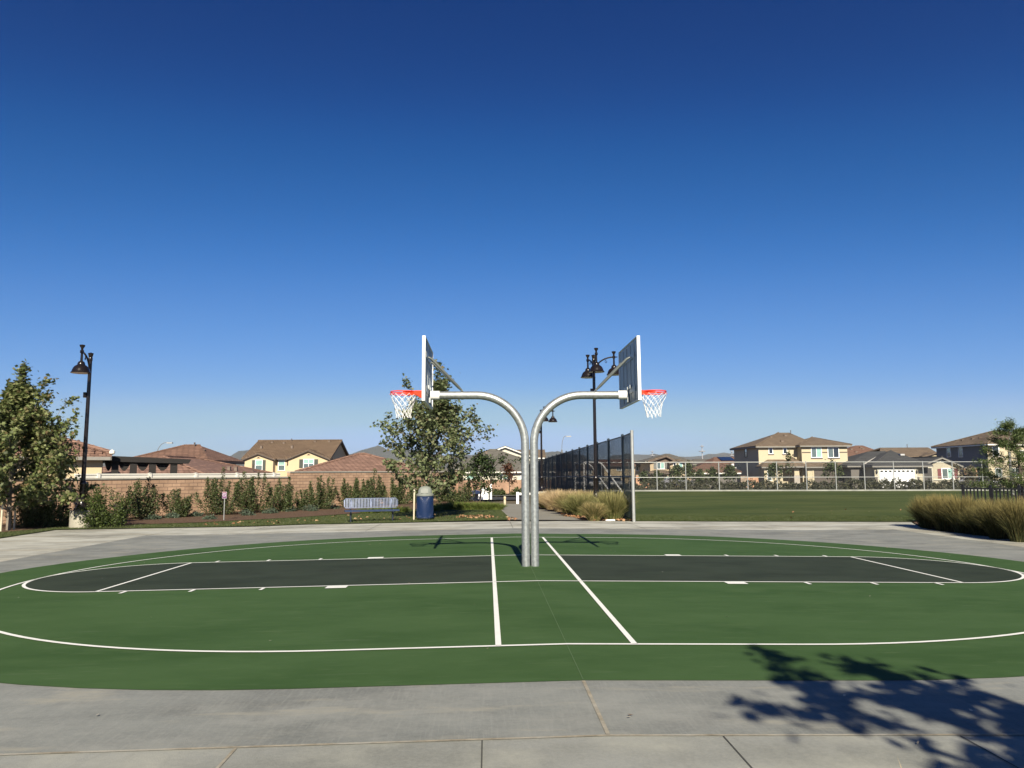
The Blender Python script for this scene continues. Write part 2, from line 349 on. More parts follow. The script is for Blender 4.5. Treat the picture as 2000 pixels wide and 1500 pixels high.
bed = [xy(gnd(-90,1048)), xy(gnd(0,1042)), xy(gnd(100,1033.2)), xy(gnd(180,1028.5)), xy(gnd(300,1025)), xy(gnd(400,1021.5)), xy(gnd(480,1017)), xy(gnd(560,1013)), xy(gnd(650,1007)), xy(gnd(720,1000)), xy(gnd(800,997)), xy(gnd(900,990)), xy(gnd(970,984)), xy(wall_z), xy(wall_a), (-24,14)]
drape('planting_bed', bed, M_mulch, .035, 1.5)
fieldp = [xy(gnd(1180,1017.2)), xy(gnd(1237,1018)), xy(gnd(1500,1019)), xy(gnd(1780,1019.6)), (16,13.5), (30,12), (70,12), xy(onground(2300,77.5)), xy(onground(1900,77.9)), xy(onground(1500,77.9)), xy(onground(1054,77.9))]
drape('sports_field', fieldp, M_field, .015, 3)
drape('planting_bed', [xy(gnd(1139,1017)), xy(gnd(1228,1017.6)), xy(gnd(1172,990)), xy(gnd(1110,972)), xy(gnd(1052,978)), xy(gnd(1052,993)), xy(gnd(1099,1003))], M_mulch, .03, 1.5)
drape('planting_bed', [xy(gnd(2000,1056)), xy(gnd(1940,1048)), xy(gnd(1880,1041)), xy(gnd(1835,1036)), xy(gnd(1800,1030)), xy(gnd(1783,1021)), (16,13.5), (22,12.5), (22,4), (15,2)], M_mulch, .025, 1.5)
drape('road', [xy(onground(u,D)) for u, D in ((560,50.5),(1022,50.5),(1024,59),(560,59))], M_asph, .01, 3)
drape('pavement', [xy(onground(u,D)) for u, D in ((700,59.1),(1026,59.1),(1026,61),(700,61))], M_conc3, .11, 3)
drape('road', [xy(onground(u,D)) for u, D in ((900,86),(2150,86),(2150,96),(900,96))], M_asph, .03, 4)
for uu, Da, Db in ((1621,96,102.6),(1750,96,94.9),): 
    drape('driveway', [xy(onground(uu-34,96.1)), xy(onground(uu+34,96.1)), xy(onground(uu+32,104)), xy(onground(uu-32,104))], M_conc3, .04, 3)

# hills far away
def hills(profile, D0, depth, name, colr):
    V = []; n = 0; us = [p[0] for p in profile]; U = np.linspace(us[0], us[-1], 140); rows = 9
    hv = np.interp(U, us, [p[1] for p in profile])
    for j in range(rows):
        k = j/(rows-1); D = D0+depth*k; sh = math.sin(PI*min(1, k*1.0))**.8 if 0 < k < 1 else 0
        for i, u in enumerate(U):
            top = at(u, hv[i], D0+depth*.5)
            p = at(u, 924, D); e = min(1, min(i, len(U)-1-i)/6)
            z = (top.z*(sh)*(1+.10*math.sin(i*.9+j*1.7)*(0 if j == (rows-1)//2 else 1)) + (random.uniform(-2, 2) if 0 < j < rows-1 else 0))*e - 3
            V.append((p.x, p.y, z))
    N = len(U)
    Fc = [(j*N+i, j*N+i+1, (j+1)*N+i+1, (j+1)*N+i) for j in range(rows-1) for i in range(N-1)]
    o = cloud(name, V, Fc, mat('hill_scrub', colr, .95, var=.25, vscale=.003)); o['kind'] = 'structure'
hills([(-200,905),(100,898),(250,895),(400,897),(440,893),(465,883),(484,878),(520,886),(600,893),(650,892),(680,889),(700,880),(718,875),(735,870),(755,879),(790,876),(830,884),(880,890),(960,886),(1020,884),(1060,883),(1085,881),(1105,886),(1200,892)], 5600, 1600, 'hills', (.05,.055,.05))
hills([(1150,892),(1230,887),(1290,888),(1330,893),(1370,890),(1400,886),(1417,883),(1435,887),(1500,893),(1700,897),(1900,896),(2200,899)], 8000, 2000, 'hills', (.05,.055,.05))

# ------------------------------------------------------------------ common materials
M_galv = mat('galvanised_steel', (.36,.38,.375), .42, .7, .28, 16, .1, 60)
M_galv2 = mat('galvanised_rail', (.36,.37,.36), .5, .5, .1, 6)
M_white = mat('white_paint', (.8,.8,.79), .45, 0, .04, 4)
M_red = mat('red_orange_powder_coat', (.78,.055,.02), .35, 0, .08, 6)
M_board = mat('aluminium_backboard', (.36,.40,.42), .5, .1, .1, 8)
M_bronze = mat('dark_bronze_paint', (.014,.011,.011), .22, .2, .2, 8)
M_net = mat('white_nylon_cord', (.82,.82,.8), .8, 0, .05)
M_black = mat('black_metal', (.018,.018,.02), .4, .3, .2, 8)
M_vinyl = mat('white_vinyl', (.7,.68,.6), .5, 0, .04, 3)
M_bluefence = mat('dark_coated_steel', (.035,.05,.06), .45, .3, .2, 8)

# ------------------------------------------------------------------ basketball hoops
def hoop(s, label):
    root = empty('basketball_hoop', (s*.078, .05, zg(0,0)+.008)); tag(root, label, 'basketball hoop', 'basketball hoops set back to back')
    z0 = -root.location.z; x0 = -root.location.x
    L = lambda x, y, z: (s*x + x0, y, z+z0)
    r = .071
    pts = [L(.078,0,-.1)]+[L(.078,0,z) for z in (0,.5,1,1.5,2,2.115)]
    for i in range(1, 17):
        a = PI - (PI/2)*i/16
        pts.append(L(.928+.85*math.cos(a), 0, 2.115+.85*math.sin(a)))
    pts += [L(1.25,0,2.965), L(1.6,0,2.965)]
    mb = MB().tube(pts, r, 24); build('pole', mb, M_galv, root, True)
    # weld band on the arm and a bolt collar
    mb = MB().tube([L(1.16,0,2.965), L(1.2,0,2.965)], r+.006, 24); build('weld_band', mb, M_galv, root, True)
    mb = MB().tube([L(1.58,0,2.965), L(1.735,0,2.965)], .079, 24).tube([L(1.655,-.08,2.965), L(1.655,-.092,2.965)], .014, 6)
    build('collar', mb, M_white, root, True)
    # backboard: shallow steel pan with turned flanges and ribs on the back
    z1, z2, hy = 2.79, 3.87, .9
    mb = MB(); B = lambda xa, xb, ya, yb, za, zb: mb.box(*sorted((s*xa+x0, s*xb+x0)), ya, yb, za+z0, zb+z0)
    B(1.778, 1.81, -hy+.012, hy-.012, z1+.012, z2-.012)
    for y in (-.52, -.18, .18, .52): B(1.768, 1.7775, y-.045, y+.045, z1+.05, z2-.05)
    for za in (3.02, 3.6): B(1.762, 1.7675, -.62, .62, za-.05, za+.05)
    bb = build('backboard', mb, M_board, root)
    tag(bb, 'steel backboard seen from behind, white at its edge')
    mb = MB(); e = .05
    B(1.76, 1.812, -hy, -hy+.011, z1, z2); B(1.76, 1.812, hy-.011, hy, z1, z2)
    B(1.76, 1.812, -hy+.0112, hy-.0112, z1, z1+.011); B(1.76, 1.812, -hy+.0112, hy-.0112, z2-.011, z2)
    build('flange', mb, M_white, bb)
    mb = MB(); B(1.73, 1.759, -.09, .09, 2.83, 3.1); B(1.735, 1.759, -.3, -.18, 3.05, 3.11); B(1.735, 1.759, .18, .3, 3.05, 3.11)
    build('mounting_plate', mb, M_galv, bb)
    for t in (-1, 1):
        mb = MB().tube([L(1.185, t*.045, 3.05), L(1.25, t*.07, 3.115), L(1.70, t*.3, 3.57), L(1.76, t*.31, 3.6)], [.014,.024,.024,.014], 10)
        mb.tube([L(1.18, t*.07, 3.05), L(1.18, t*.03, 3.05)], .012, 8)
        build('brace', mb, mat('grey_brace_steel', (.12,.135,.13), .45, .2, .15, 8), root, True)
    # rim with tapering gusset plate
    cx = 2.205; zr = 3.025
    mb = MB(); ring = [L(cx+.232*math.cos(a), .232*math.sin(a), zr) for a in np.linspace(0, 2*PI, 41)]
    mb.tube(ring, .0095, 8, False)
    ring = [L(cx+.232*math.cos(a), .232*math.sin(a), zr-.03) for a in np.linspace(0, 2*PI, 41)]
    mb.tube(ring, .0075, 8, False)
    for k in range(12):
        a = 2*PI*(k+.5)/12; c, q = cx+.236*math.cos(a), .236*math.sin(a)
        mb.tube([L(c,q,zr-.028), L(c+.01*math.cos(a),q+.01*math.sin(a),zr-.05), L(c-.012*math.cos(a),q-.012*math.sin(a),zr-.045)], .004, 5)
    for t in (-1, 1):
        P = [(1.814,t*.075,2.87),(1.814,t*.075,3.035),(2.02,t*.14,3.035),(2.02,t*.14,2.99)]
        Q = [(a, b+t*.006, c) for a, b, c in P]
        vs = [L(*p) for p in P+Q]; mb.add(vs, [(0,1,2,3),(7,6,5,4),(0,4,5,1),(1,5,6,2),(2,6,7,3),(3,7,4,0)])
        P = [(2.02,t*.14,2.99),(2.02,t*.14,3.035),(2.2,t*.226,3.03),(2.2,t*.226,2.995)]
        Q = [(a, b+t*.006, c) for a, b, c in P]
        vs = [L(*p) for p in P+Q]; mb.add(vs, [(0,1,2,3),(7,6,5,4),(0,4,5,1),(1,5,6,2),(2,6,7,3),(3,7,4,0)])
    mb.add([L(1.814,-.075,3.036),L(1.814,.075,3.036),L(2.0,.12,3.036),L(2.0,-.12,3.036),L(1.814,-.075,3.042),L(1.814,.075,3.042),L(2.0,.12,3.042),L(2.0,-.12,3.042)],
           [(3,2,1,0),(4,5,6,7),(0,1,5,4),(1,2,6,5),(2,3,7,6),(3,0,4,7)])
    B(1.813, 1.819, -.1, .1, 2.86, 3.045)
    rim = build('rim', mb, M_red, root, True)
    # knotted net
    mb = MB(); N = 12; lv = [(.238,2.985),(.215,2.93),(.19,2.865),(.165,2.795),(.145,2.725),(.132,2.66),(.128,2.6)]
    rnd = random.Random(5+s)
    sway = .03*s
    def np_(lev, k):
        rr, z = lv[lev]; a = 2*PI*(k+(.5 if lev % 2 else 0))/N
        j = rnd.uniform(-.006,.006) if lev else 0
        return L(cx - .0*lev + (rr+j)*math.cos(a)*(1.0) , (rr+j)*math.sin(a), z+(rnd.uniform(-.012,.012) if lev else 0))
    g = [[np_(l, k) for k in range(N)] for l in range(len(lv))]
    for l in range(len(lv)-1):
        for k in range(N):
            a = g[l][k]
            for kk in ((k, (k-1) % N) if l % 2 == 0 else (k, (k+1) % N)):
                b = g[l+1][kk]; mid = tuple((p+q)/2 for p, q in zip(a, b)); mid = (mid[0], mid[1], mid[2]-.006)
                mb.tube([a, mid, b], .0032, 5)
            if l: mb.lathe([(0,-.009),(.009,0),(0,.009)], 5, a)
    for k in range(N):
        a = g[-1][k]; mb.tube([a, (a[0]+rnd.uniform(-.01,.01), a[1]+rnd.uniform(-.01,.01), a[2]-rnd.uniform(.02,.04))], .006, 5)
    build('net', mb, M_net, rim, True)
hoop(-1, 'basketball hoop with galvanised gooseneck pole curving to the left, in front of the leafy tree')
hoop(1, 'basketball hoop with galvanised gooseneck pole curving to the right, against open sky')

# ------------------------------------------------------------------ lamp posts
M_lens = mat('frosted_lens', (.6,.6,.55), .3)
def lamp(name, loc, label, arms, pier=True, H=5.55):
    root = empty(name, loc); tag(root, label, 'lamp post', 'dark bell-shaded park lamp posts')
    b = .6 if pier else .05
    if pier:
        build('footing', MB().lathe([(.335,-.15),(.335,.57),(.32,.59),(0,.6)], 36), mat('footing_concrete', (.3,.28,.225), .85, 0, .2, 2.5, .3), root, True)
    build('base', MB().lathe([(.225,b),(.225,b+.05),(.19,b+.09),(.17,b+.14),(.115,b+.22),(.1,b+.32),(.092,b+.82),(.105,b+.84),(.105,b+.88),(.085,b+.93),(.075,b+.95)], 24), M_bronze, root, True)
    build('pole', MB().lathe([(.07,b+.95),(.056,H-.19)], 20), M_bronze, root, True)
    build('finial', MB().lathe([(.06,H-.2),(.066,H-.18),(.066,H-.1),(.055,H-.08),(.07,H-.02),(.082,H+.03),(.086,H+.06),(.05,H+.07),(0,H+.09)], 16), M_bronze, root, True)
    build('photocell_box', MB().box(-.15,-.06,-.05,.05,H-1.45,H-1.27), M_bronze, root)
    for ang, ln in arms:
        c, s = math.cos(ang), math.sin(ang); P = lambda r, z: (r*c, r*s, z)
        mb = MB()
        pts = [P(.04,H-.62)]+[P(.04+(ln-.04)*(1-math.cos(t)), H-.62+.6*math.sin(t)) for t in np.linspace(.15, PI/2, 10)]
        mb.tube(pts, [.034]+[.03]*10, 8)
        mb.tube([P(ln,H-.02), P(ln+.14,H-.02)], .02, 8)
        sc = [P(ln*.62+.07*(1-t/9)*math.cos(t), H-.2+.08*(1-t/11)*math.sin(t)) for t in np.linspace(1.4, 7.6, 18)]
        mb.tube(sc, .011, 6)
        mb.tube([P(ln-.02, H-.02), P(ln+.02, H-.02)], .045, 10)
        arm = build('arm', mb, M_bronze, root, True)
        mb = MB().lathe([(.035,H-.36),(.04,H-.34),(.035,H-.08),(.06,H-.06),(.06,H+.02),(.035,H+.04),(.04,H+.1),(.075,H+.15),(.085,H+.2),(.05,H+.21),(0,H+.22)], 12, P(ln,0)); build('hanger', mb, M_bronze, arm, True)
        mb = MB().lathe([(.30,H-.73),(.305,H-.715),(.285,H-.70),(.27,H-.67),(.255,H-.62),(.23,H-.56),(.19,H-.505),(.14,H-.47),(.115,H-.455),(.115,H-.43),(.1,H-.38),(.07,H-.345),(.04,H-.33),(0,H-.32)], 28, P(ln,0))
        sh = build('lamp_shade', mb, M_bronze, arm, True)
        build('lens', MB().lathe([(0,H-.73),(.2,H-.728),(.24,H-.715),(.28,H-.712)], 24, P(ln,0)), M_lens, sh, True)
    return root
g0 = gnd(157,1032); lamp('street_lamp', g0, 'tall dark lamp post with one bell lamp beside the left tree', [(math.radians(-80), .85)], H=5.78)
g1 = onground(1163.5, 29.6); lamp('street_lamp', g1, 'dark lamp post with several bell lamps rising from the grasses behind the right hoop', [(math.radians(-2), .8), (math.radians(-91), .85), (math.radians(98), .85)], H=6.22)
g2 = onground(1058, 49); lamp('street_lamp', g2, 'distant lamp post with bell lamps standing along the path just right of the hoop poles', [(math.radians(-2), .76), (math.radians(-80), .85)], H=5.75)

# ------------------------------------------------------------------ fences
def wires(mb, A, B, z0a, z1a, z0b, z1b, pitch, r):
    """chain-link: real diagonal wires in a vertical panel between A and B"""
    A = Vector(A); B = Vector(B); L = (B-A).length; H = z1a-z0a
    nrm = Vector((-(B-A).y, (B-A).x)).normalized()*r*1.2
    t = -H
    while t < L:
        for dr in (1, -1):
            s0, s1 = t, t+H; a, b = max(0, s0), min(L, s1)
            if b-a < .02: continue
            h0, h1 = (a-s0), (b-s0)
            if dr < 0: h0, h1 = H-h0, H-h1
            pa = A.lerp(B, a/L); pb = A.lerp(B, b/L); za = z0a+(z0b-z0a)*a/L; zb = z0a+(z0b-z0a)*b/L
            d = Vector((pb.x-pa.x, pb.y-pa.y, zb+h1-za-h0)).normalized(); up = Vector((0,0,1)); n = d.cross(up).normalized(); k = d.cross(n)
            vs = []
            for p, z in ((pa, za+h0), (pb, zb+h1)):
                c = Vector((p.x, p.y, z)) + Vector((nrm.x, nrm.y, 0))*dr
                for q in range(3):
                    an = 2*PI*q/3; vs.append(c+(n*math.cos(an)+k*math.sin(an))*r)
            mb.add(vs, [(0,1,4,3),(1,2,5,4),(2,0,3,5)])
        t += pitch
def shift(mb, o): mb.v = [(a-o.x, b-o.y, c-o.z) for a, b, c in mb.v]; return mb
M_wiredark = mat('dark_coated_wire', (.02,.03,.034), .8, 0, .1)
M_wire = mat('galvanised_wire', (.2,.21,.21), .6, .4, .1)
def tall_fence():
    P = [onground(1236, 26.2), onground(1217.5, 28.6)]
    a, b = onground(1217.5, 28.6), onground(1054, 70); n = 13
    P += [a.lerp(b, i/n) for i in range(1, n+1)]
    for p in P: p.z = zg(p.x, p.y)
    d = (b-a).normalized()
    for i in range(1, 6): q = b+d*i*3.3; q.z = zg(q.x,q.y)*.5+P[-1].z*.5; P.append(q)
    root = empty('chain_link_fence', P[0]); tag(root, 'tall dark chain-link fence running away along the right of the path', 'fence')
    o = Vector(P[0]); H = 3.06
    for i, p in enumerate(P):
        r = .055 if i == 0 else .05
        mb = MB().tube([p-Vector((0,0,.2)), p+Vector((0,0,H+(.05 if i == 0 else 0)))], r, 14).lathe([(r+.008,H+.0),(r+.008,H+.04),(0,H+.07)], 12, p)
        build('post', shift(mb, o), M_galv2 if i == 0 else M_bluefence, root, True)
    tr = MB(); mr = MB(); br = MB(); w = MB()
    for i in range(len(P)-1):
        A, B = P[i], P[i+1]
        for mb, h, r in ((tr,H-.03,.024),(mr,1.53,.024),(br,.08,.02)):
            mb.tube([A+Vector((0,0,h)), B+Vector((0,0,h))], r, 8)
        wires(w, (A.x,A.y), (B.x,B.y), A.z+.05, A.z+H-.03, B.z+.05, B.z+H-.03, .075 if i > 8 else .055, .003 if i > 8 else .0029)
    for mb in (tr, mr, br): build('rail', shift(mb, o), M_bluefence, root, True)
    build('wire_mesh', shift(w, o), M_wiredark, root)
tall_fence()
FU = [1070,1122,1175,1229,1283,1339.4,1404.4,1460,1517.5,1575,1632.5,1688.5,1746,1803.5,1861,1919,1977,2035,2093]
def field_fence():
    P = [onground(u, 78) for u in FU]; o = Vector(P[0]); H = 2.98
    root = empty('chain_link_fence', o); tag(root, 'long pale galvanised chain-link fence across the far side of the sports field', 'fence')
    w = MB(); tr = MB(); mr = MB()
    for i, p in enumerate(P):
        build('post', shift(MB().tube([p-Vector((0,0,.2)), p+Vector((0,0,H))], .05, 10).lathe([(.066,H-.02),(.066,H+.03),(0,H+.06)], 10, p), o), M_galv2, root, True)
        if i < len(P)-1:
            B = P[i+1]; tr.tube([p+Vector((0,0,H-.03)), B+Vector((0,0,H-.03))], .034, 8); mr.tube([p+Vector((0,0,1.42)), B+Vector((0,0,1.42))], .03, 8)
            wires(w, (p.x,p.y), (B.x,B.y), p.z+.05, p.z+H, B.z+.05, B.z+H, .085, .0022)
    for mb in (tr, mr): build('rail', shift(mb, o), M_galv2, root, True)
    build('wire_mesh', shift(w, o), M_wire, root)
    mb = MB(); A, B = P[0], P[-1]; d = (B-A).normalized(); n = Vector((-d.y,d.x,0))
    for i in range(len(P)-1):
        a, b = P[i], P[i+1]; vs = []
        for q, sgn in ((a,-1),(b,-1),(b,1),(a,1)): vs.append(q+n*sgn*.16+Vector((0,0,-.2)))
        vs += [v+Vector((0,0,.36)) for v in vs]
        mb.add(vs, [(3,2,1,0),(4,5,6,7),(0,1,5,4),(1,2,6,5),(2,3,7,6),(3,0,4,7)])
    k = build('curb', mb, M_conc3); tag(k, kind='structure')
field_fence()
def picket_fence():
    a = onground(1879, 24.5); b = onground(2110, 22); o = Vector(a)
    root = empty('picket_fence', o, math.atan2(b.y-a.y, b.x-a.x)); tag(root, 'low black metal picket fence behind the ornamental grasses at the right edge', 'fence')
    L = (b-a).length; z = .0; H = 1.2
    for i, x in enumerate(np.arange(0, L+.01, L/4)):
        build('post', MB().box(x-.035,x+.035,-.035,.035,-.2,H+.05).add([(x-.045,-.045,H+.0505),(x+.045,-.045,H+.0505),(x+.045,.045,H+.0505),(x-.045,.045,H+.0505),(x,0,H+.09)], [(3,2,1,0),(0,1,4),(1,2,4),(2,3,4),(3,0,4)]), M_black, root)
    for i in range(4):
        x0 = i*L/4+.036; x1 = (i+1)*L/4-.036
        for zz in (.12, H-.06): build('rail', MB().box(x0,x1,-.02,.02,zz,zz+.04), M_black, root)
    k = 0
    for x in np.arange(.11, L-.05, .105):
        if min(abs(x-i*L/4) for i in range(5)) < .05: continue
        build('picket', MB().box(x-.017,x+.017,-.017,.017,.02,H-.0605), M_black, root)
picket_fence()

# ------------------------------------------------------------------ masonry wall on the left
M_block = mat_brick('slump_block', (.43,.285,.19), (.34,.22,.145), (.2,.135,.095), .42, .155, .012, .9, .5, noise=.3, axis='x')
M_cap = mat('cap_concrete', (.36,.34,.29), .85, 0, .12, 3)
def block_wall():
    a = wall_a.copy(); z = wall_z.copy()
    ang = math.atan2(z.y-a.y, z.x-a.x); Lx = (Vector((z.x,z.y))-Vector((a.x,a.y))).length
    def s_at(u):     # distance along the wall of a column of the photograph
        d = ray(u, 925); n = Vector((-math.sin(ang), math.cos(ang), 0)); t = (a-CAM).dot(n)/d.dot(n); q = CAM+d*t
        return (q-a).dot(Vector((math.cos(ang), math.sin(ang), 0)))
    root = empty('block_wall', (a.x, a.y, 0), ang); tag(root, 'long tan block wall with pale cap behind the row of shrubs, stepping up towards the trash can', 'wall')
    sm = s_at(566); x0 = -12
    build('wall', MB().box(x0, sm, 0, .2, -1.2, 1.44), M_block, root)
    hi = build('wall', MB().box(sm+.003, Lx-.6, 0, .2, -1.2, 1.70), M_block, root); tag(hi, 'taller section of the tan block wall')
    cp = MB(); x = x0
    while x < sm: cp.box(x+.004, min(x+.6, sm)-.004, -.04, .24, 1.441, 1.50); x += .6
    build('cap', cp, M_cap, root)
    cp = MB(); x = sm
    while x < Lx-.62: cp.box(x+.004, min(x+.6, Lx-.6)-.004, -.04, .24, 1.701, 1.76); x += .6
    build('cap', cp, M_cap, root)
    pl = build('pilaster', MB().box(Lx-.59, Lx, -.1, .4, -1.2, 1.84), mat_brick('pilaster_stone', (.4,.25,.17), (.3,.19,.13), (.2,.13,.09), .22, .1, .012, .9, .6, noise=.3), root)
    build('cap', MB().box(Lx-.64, Lx+.05, -.15, .45, 1.841, 1.92), M_cap, pl)
    # vinyl fence just behind the lower wall
    f = empty('vinyl_fence', root.matrix_basis @ Vector((0,2.2,0)), ang); tag(f, 'white vinyl fence showing just above the lower block wall', 'fence')
    sA, sB = s_at(196)+.2, s_at(570)+1.2
    build('panel', MB().box(sA, sB, .02, .06, -.6, 1.62), M_vinyl, f)
    build('rail', MB().box(sA, sB, -.005, .085, 1.621, 1.68), M_vinyl, f)
    x = sA+1
    while x < sB:
        build('post', MB().box(x-.065, x+.065, -.03, .11, -.6, 1.69).add([(x-.08,-.045,1.691),(x+.08,-.045,1.691),(x+.08,.125,1.691),(x-.08,.125,1.691),(x,.04,1.72)], [(3,2,1,0),(0,1,4),(1,2,4),(2,3,4),(3,0,4)]), M_vinyl, f); x += 2.4
    return root, s_at
WALL, S_AT = block_wall()

# ------------------------------------------------------------------ houses
def tile(name, c1, c2, dark, bw=.33, rh=.16, mw=.022, noise=.22): return mat_brick(name, c1, c2, dark, bw, rh, mw, .85, .8, noise=noise)
T_brown = tile('roof_tile_brown', (.18,.125,.08), (.135,.092,.06), (.06,.042,.03))
T_red = tile('roof_tile_red', (.215,.125,.088), (.165,.096,.068), (.085,.05,.038), .5, .13)
T_pink = tile('roof_tile_rose', (.29,.175,.13), (.2,.12,.09), (.09,.052,.04), .34, .1, .016)
T_grey = tile('roof_tile_grey', (.155,.145,.122), (.13,.122,.105), (.06,.056,.05), 1.2, .15, .02, .12)
T_slate = tile('roof_tile_slate', (.075,.077,.078), (.06,.062,.063), (.038,.038,.04), .5, .15, .02, .15)
T_tan = tile('roof_tile_tan', (.185,.14,.098), (.14,.106,.076), (.075,.057,.042), .5, .16, .02, .2)
Y_yel = mat('stucco_yellow', (.5,.4,.255), .9, 0, .06, .6, .2, 30)
Y_cream = mat('stucco_cream', (.45,.39,.27), .9, 0, .05, .6, .2, 30)
Y_white = mat('stucco_white', (.52,.5,.41), .9, 0, .05, .6, .2, 30)
Y_beige = mat('stucco_beige', (.38,.345,.26), .9, 0, .05, .6, .2, 30)
Y_tan = mat('stucco_tan', (.38,.3,.2), .9, 0, .05, .6, .2, 30)
Y_greige = mat('stucco_grey', (.13,.12,.11), .9, 0, .05, .6, .2, 30)
M_fascia = mat('brown_fascia', (.085,.062,.05), .7); M_fascw = mat('white_fascia', (.72,.7,.64), .6); M_fascg = mat('grey_fascia', (.2,.19,.17), .7)
M_shut = mat('dark_green_shutter', (.05,.058,.045), .6); M_shutr = mat('maroon_shutter', (.17,.05,.05), .6); M_shutg = mat('grey_shutter', (.14,.14,.13), .6)
def glass(name, c, rough=.08):
    if name in MATS: return MATS[name]
    M = mat(name, c, rough, 0, .1, 1.5); M.node_tree.nodes['Principled BSDF'].inputs['Coat Weight'].default_value = 1; return M
P_dark = glass('dark_glass', (.02,.026,.03)); P_teal = glass('glass_over_pale_blinds', (.25,.42,.37)); P_mid = glass('glass_over_screen', (.09,.12,.12))
class House:
    def __init__(s, name, label, u, D, yaw=0, ground=None, cat='house', group='houses beyond the park'):
        p = onground(u, D); s.g = p.z if ground is None else ground
        s.o = Vector((p.x, p.y, s.g)); s.rz = -YAW+math.radians(yaw); s.root = empty(name, s.o, s.rz); tag(s.root, label, cat, group)
        s.ex = Vector((math.cos(s.rz), math.sin(s.rz), 0)); s.ey = Vector((-math.sin(s.rz), math.cos(s.rz), 0))
        s.walls = {}; s.roofs = {}; s.fas = {}; s.D = D
    def px(s, u, v, dd):
        d = ray(u, v); t = ((s.o-CAM).dot(s.ey)+dd)/d.dot(s.ey); q = CAM+d*t-s.o
        return q.dot(s.ex), q.z
    def X(s, u, dd=0): return s.px(u, 920, dd)[0]
    def Z(s, v, u, dd=0): return s.px(u, v, dd)[1]
    def wall(s, x0, x1, y0, y1, z1, m, z0=-.6): s.walls.setdefault(m.name, MB()).box(x0, x1, y0, y1, z0, z1); return s
    def gable_wall(s, x0, x1, xm, y, ze, zr, m, t=.15): s.walls.setdefault(m.name, MB()).prism([(x0,ze),(x1,ze),(xm,zr)], 'y', y, y+t); return s
    def roof(s, x0, x1, y0, y1, ze, P, Q, m, fm, along='x', gable=(0,0), t=.16):
        """rectangle of eaves at ze, ridge P-Q (x,y,z); gable flags open the two ends"""
        A,B,C,D = (x0,y0,ze),(x1,y0,ze),(x1,y1,ze),(x0,y1,ze); r = s.roofs.setdefault(m.name, MB()); f = s.fas.setdefault(fm.name, MB())
        if along == 'x': fs = [[A,B,Q,P],[C,D,P,Q]]+([] if gable[1] else [[B,C,Q]])+([] if gable[0] else [[D,A,P]])
        else: fs = [[B,C,Q,P],[D,A,P,Q]]+([] if gable[0] else [[A,B,P]])+([] if gable[1] else [[C,D,Q]])
        for q in fs: r.slab(q, .10)
        # fascia under every open edge
        def edge(a, b):
            a = Vector(a)-Vector((0,0,.102)); b = Vector(b)-Vector((0,0,.102)); c = Vector(((x0+x1)/2,(y0+y1)/2,0))
            d = (b-a); n = Vector((d.y,-d.x,0)).normalized(); mid = (a+b)/2
            if n.dot(Vector((mid.x,mid.y,0))-c) > 0: n = -n
            vs = [a,b,b+n*.06,a+n*.06]; vs += [v-Vector((0,0,t)) for v in vs]
            f.add(vs, [(0,1,2,3),(7,6,5,4),(0,4,5,1),(1,5,6,2),(2,6,7,3),(3,7,4,0)])
        if along == 'x':
            edge(A,B); edge(C,D)
            if gable[1]: edge(B,Q); edge(Q,C)
            else: edge(B,C)
            if gable[0]: edge(A,P); edge(P,D)
            else: edge(D,A)
        else:
            edge(B,C); edge(D,A)
            if gable[0]: edge(A,P); edge(P,B)
            else: edge(A,B)
            if gable[1]: edge(C,Q); edge(Q,D)
            else: edge(C,D)
        return s
    def ridge_caps(s, segs, m, r=.09):
        mb = MB()
        for a, b in segs: mb.tube([Vector(a)+Vector((0,0,.02)), Vector(b)+Vector((0,0,.02))], r, 6)
        s.caps = getattr(s, 'caps', []); s.caps.append((mb, m)); return s
    def window(s, x, z, w, h, y=0, face='f', pane=None, frame=None, mull=1, sash=False, shut=None, sw=.3, fw=.07):
        """face f: front (-y), l: left (-x), r: right (+x); x is the coordinate along that face"""
        frame = frame or M_white; pane = pane or P_mid
        e = {'f': lambda a, d, c: (a, y-d, c), 'l': lambda a, d, c: (y-d, a, c), 'r': lambda a, d, c: (y+d, a, c)}[face]
        def bx(mb, a0, a1, d0, d1, z0, z1):
            p = e(a0,d0,z0); q = e(a1,d1,z1); mb.box(min(p[0],q[0]),max(p[0],q[0]),min(p[1],q[1]),max(p[1],q[1]),z0,z1)
        mb = MB(); x0, x1 = x-w/2, x+w/2
        bx(mb,x0-fw,x0,-.03,.05,z,z+h); bx(mb,x1,x1+fw,-.03,.05,z,z+h); bx(mb,x0-fw,x1+fw,-.03,.055,z+h,z+h+fw); bx(mb,x0-fw-.03,x1+fw+.03,-.03,.08,z-fw,z)
        for k in range(1, mull+1 if mull else 1):
            if mull: xm = x0+w*k/(mull+1); bx(mb,xm-.03,xm+.03,-.02,.045,z,z+h)
        if sash: bx(mb,x0,x1,-.02,.04,z+h*.48,z+h*.48+.05)
        fr = build('window', mb, frame, s.root)
        n = mull+1 if mull else 1; cells = []
        for k in range(n):
            a0 = x0+w*k/n; a1 = x0+w*(k+1)/n
            if sash: cells += [(a0,a1,z,z+h*.48),(a0,a1,z+h*.48,z+h)]
            else: cells.append((a0,a1,z,z+h))
        ps = pane if isinstance(pane, (list, tuple)) else [pane]*len(cells)
        for i, (a0,a1,c0,c1) in enumerate(cells):
            mb = MB(); bx(mb,a0+.002,a1-.002,-.01,.012,c0+.002,c1-.002); build('pane', mb, ps[i % len(ps)], fr)
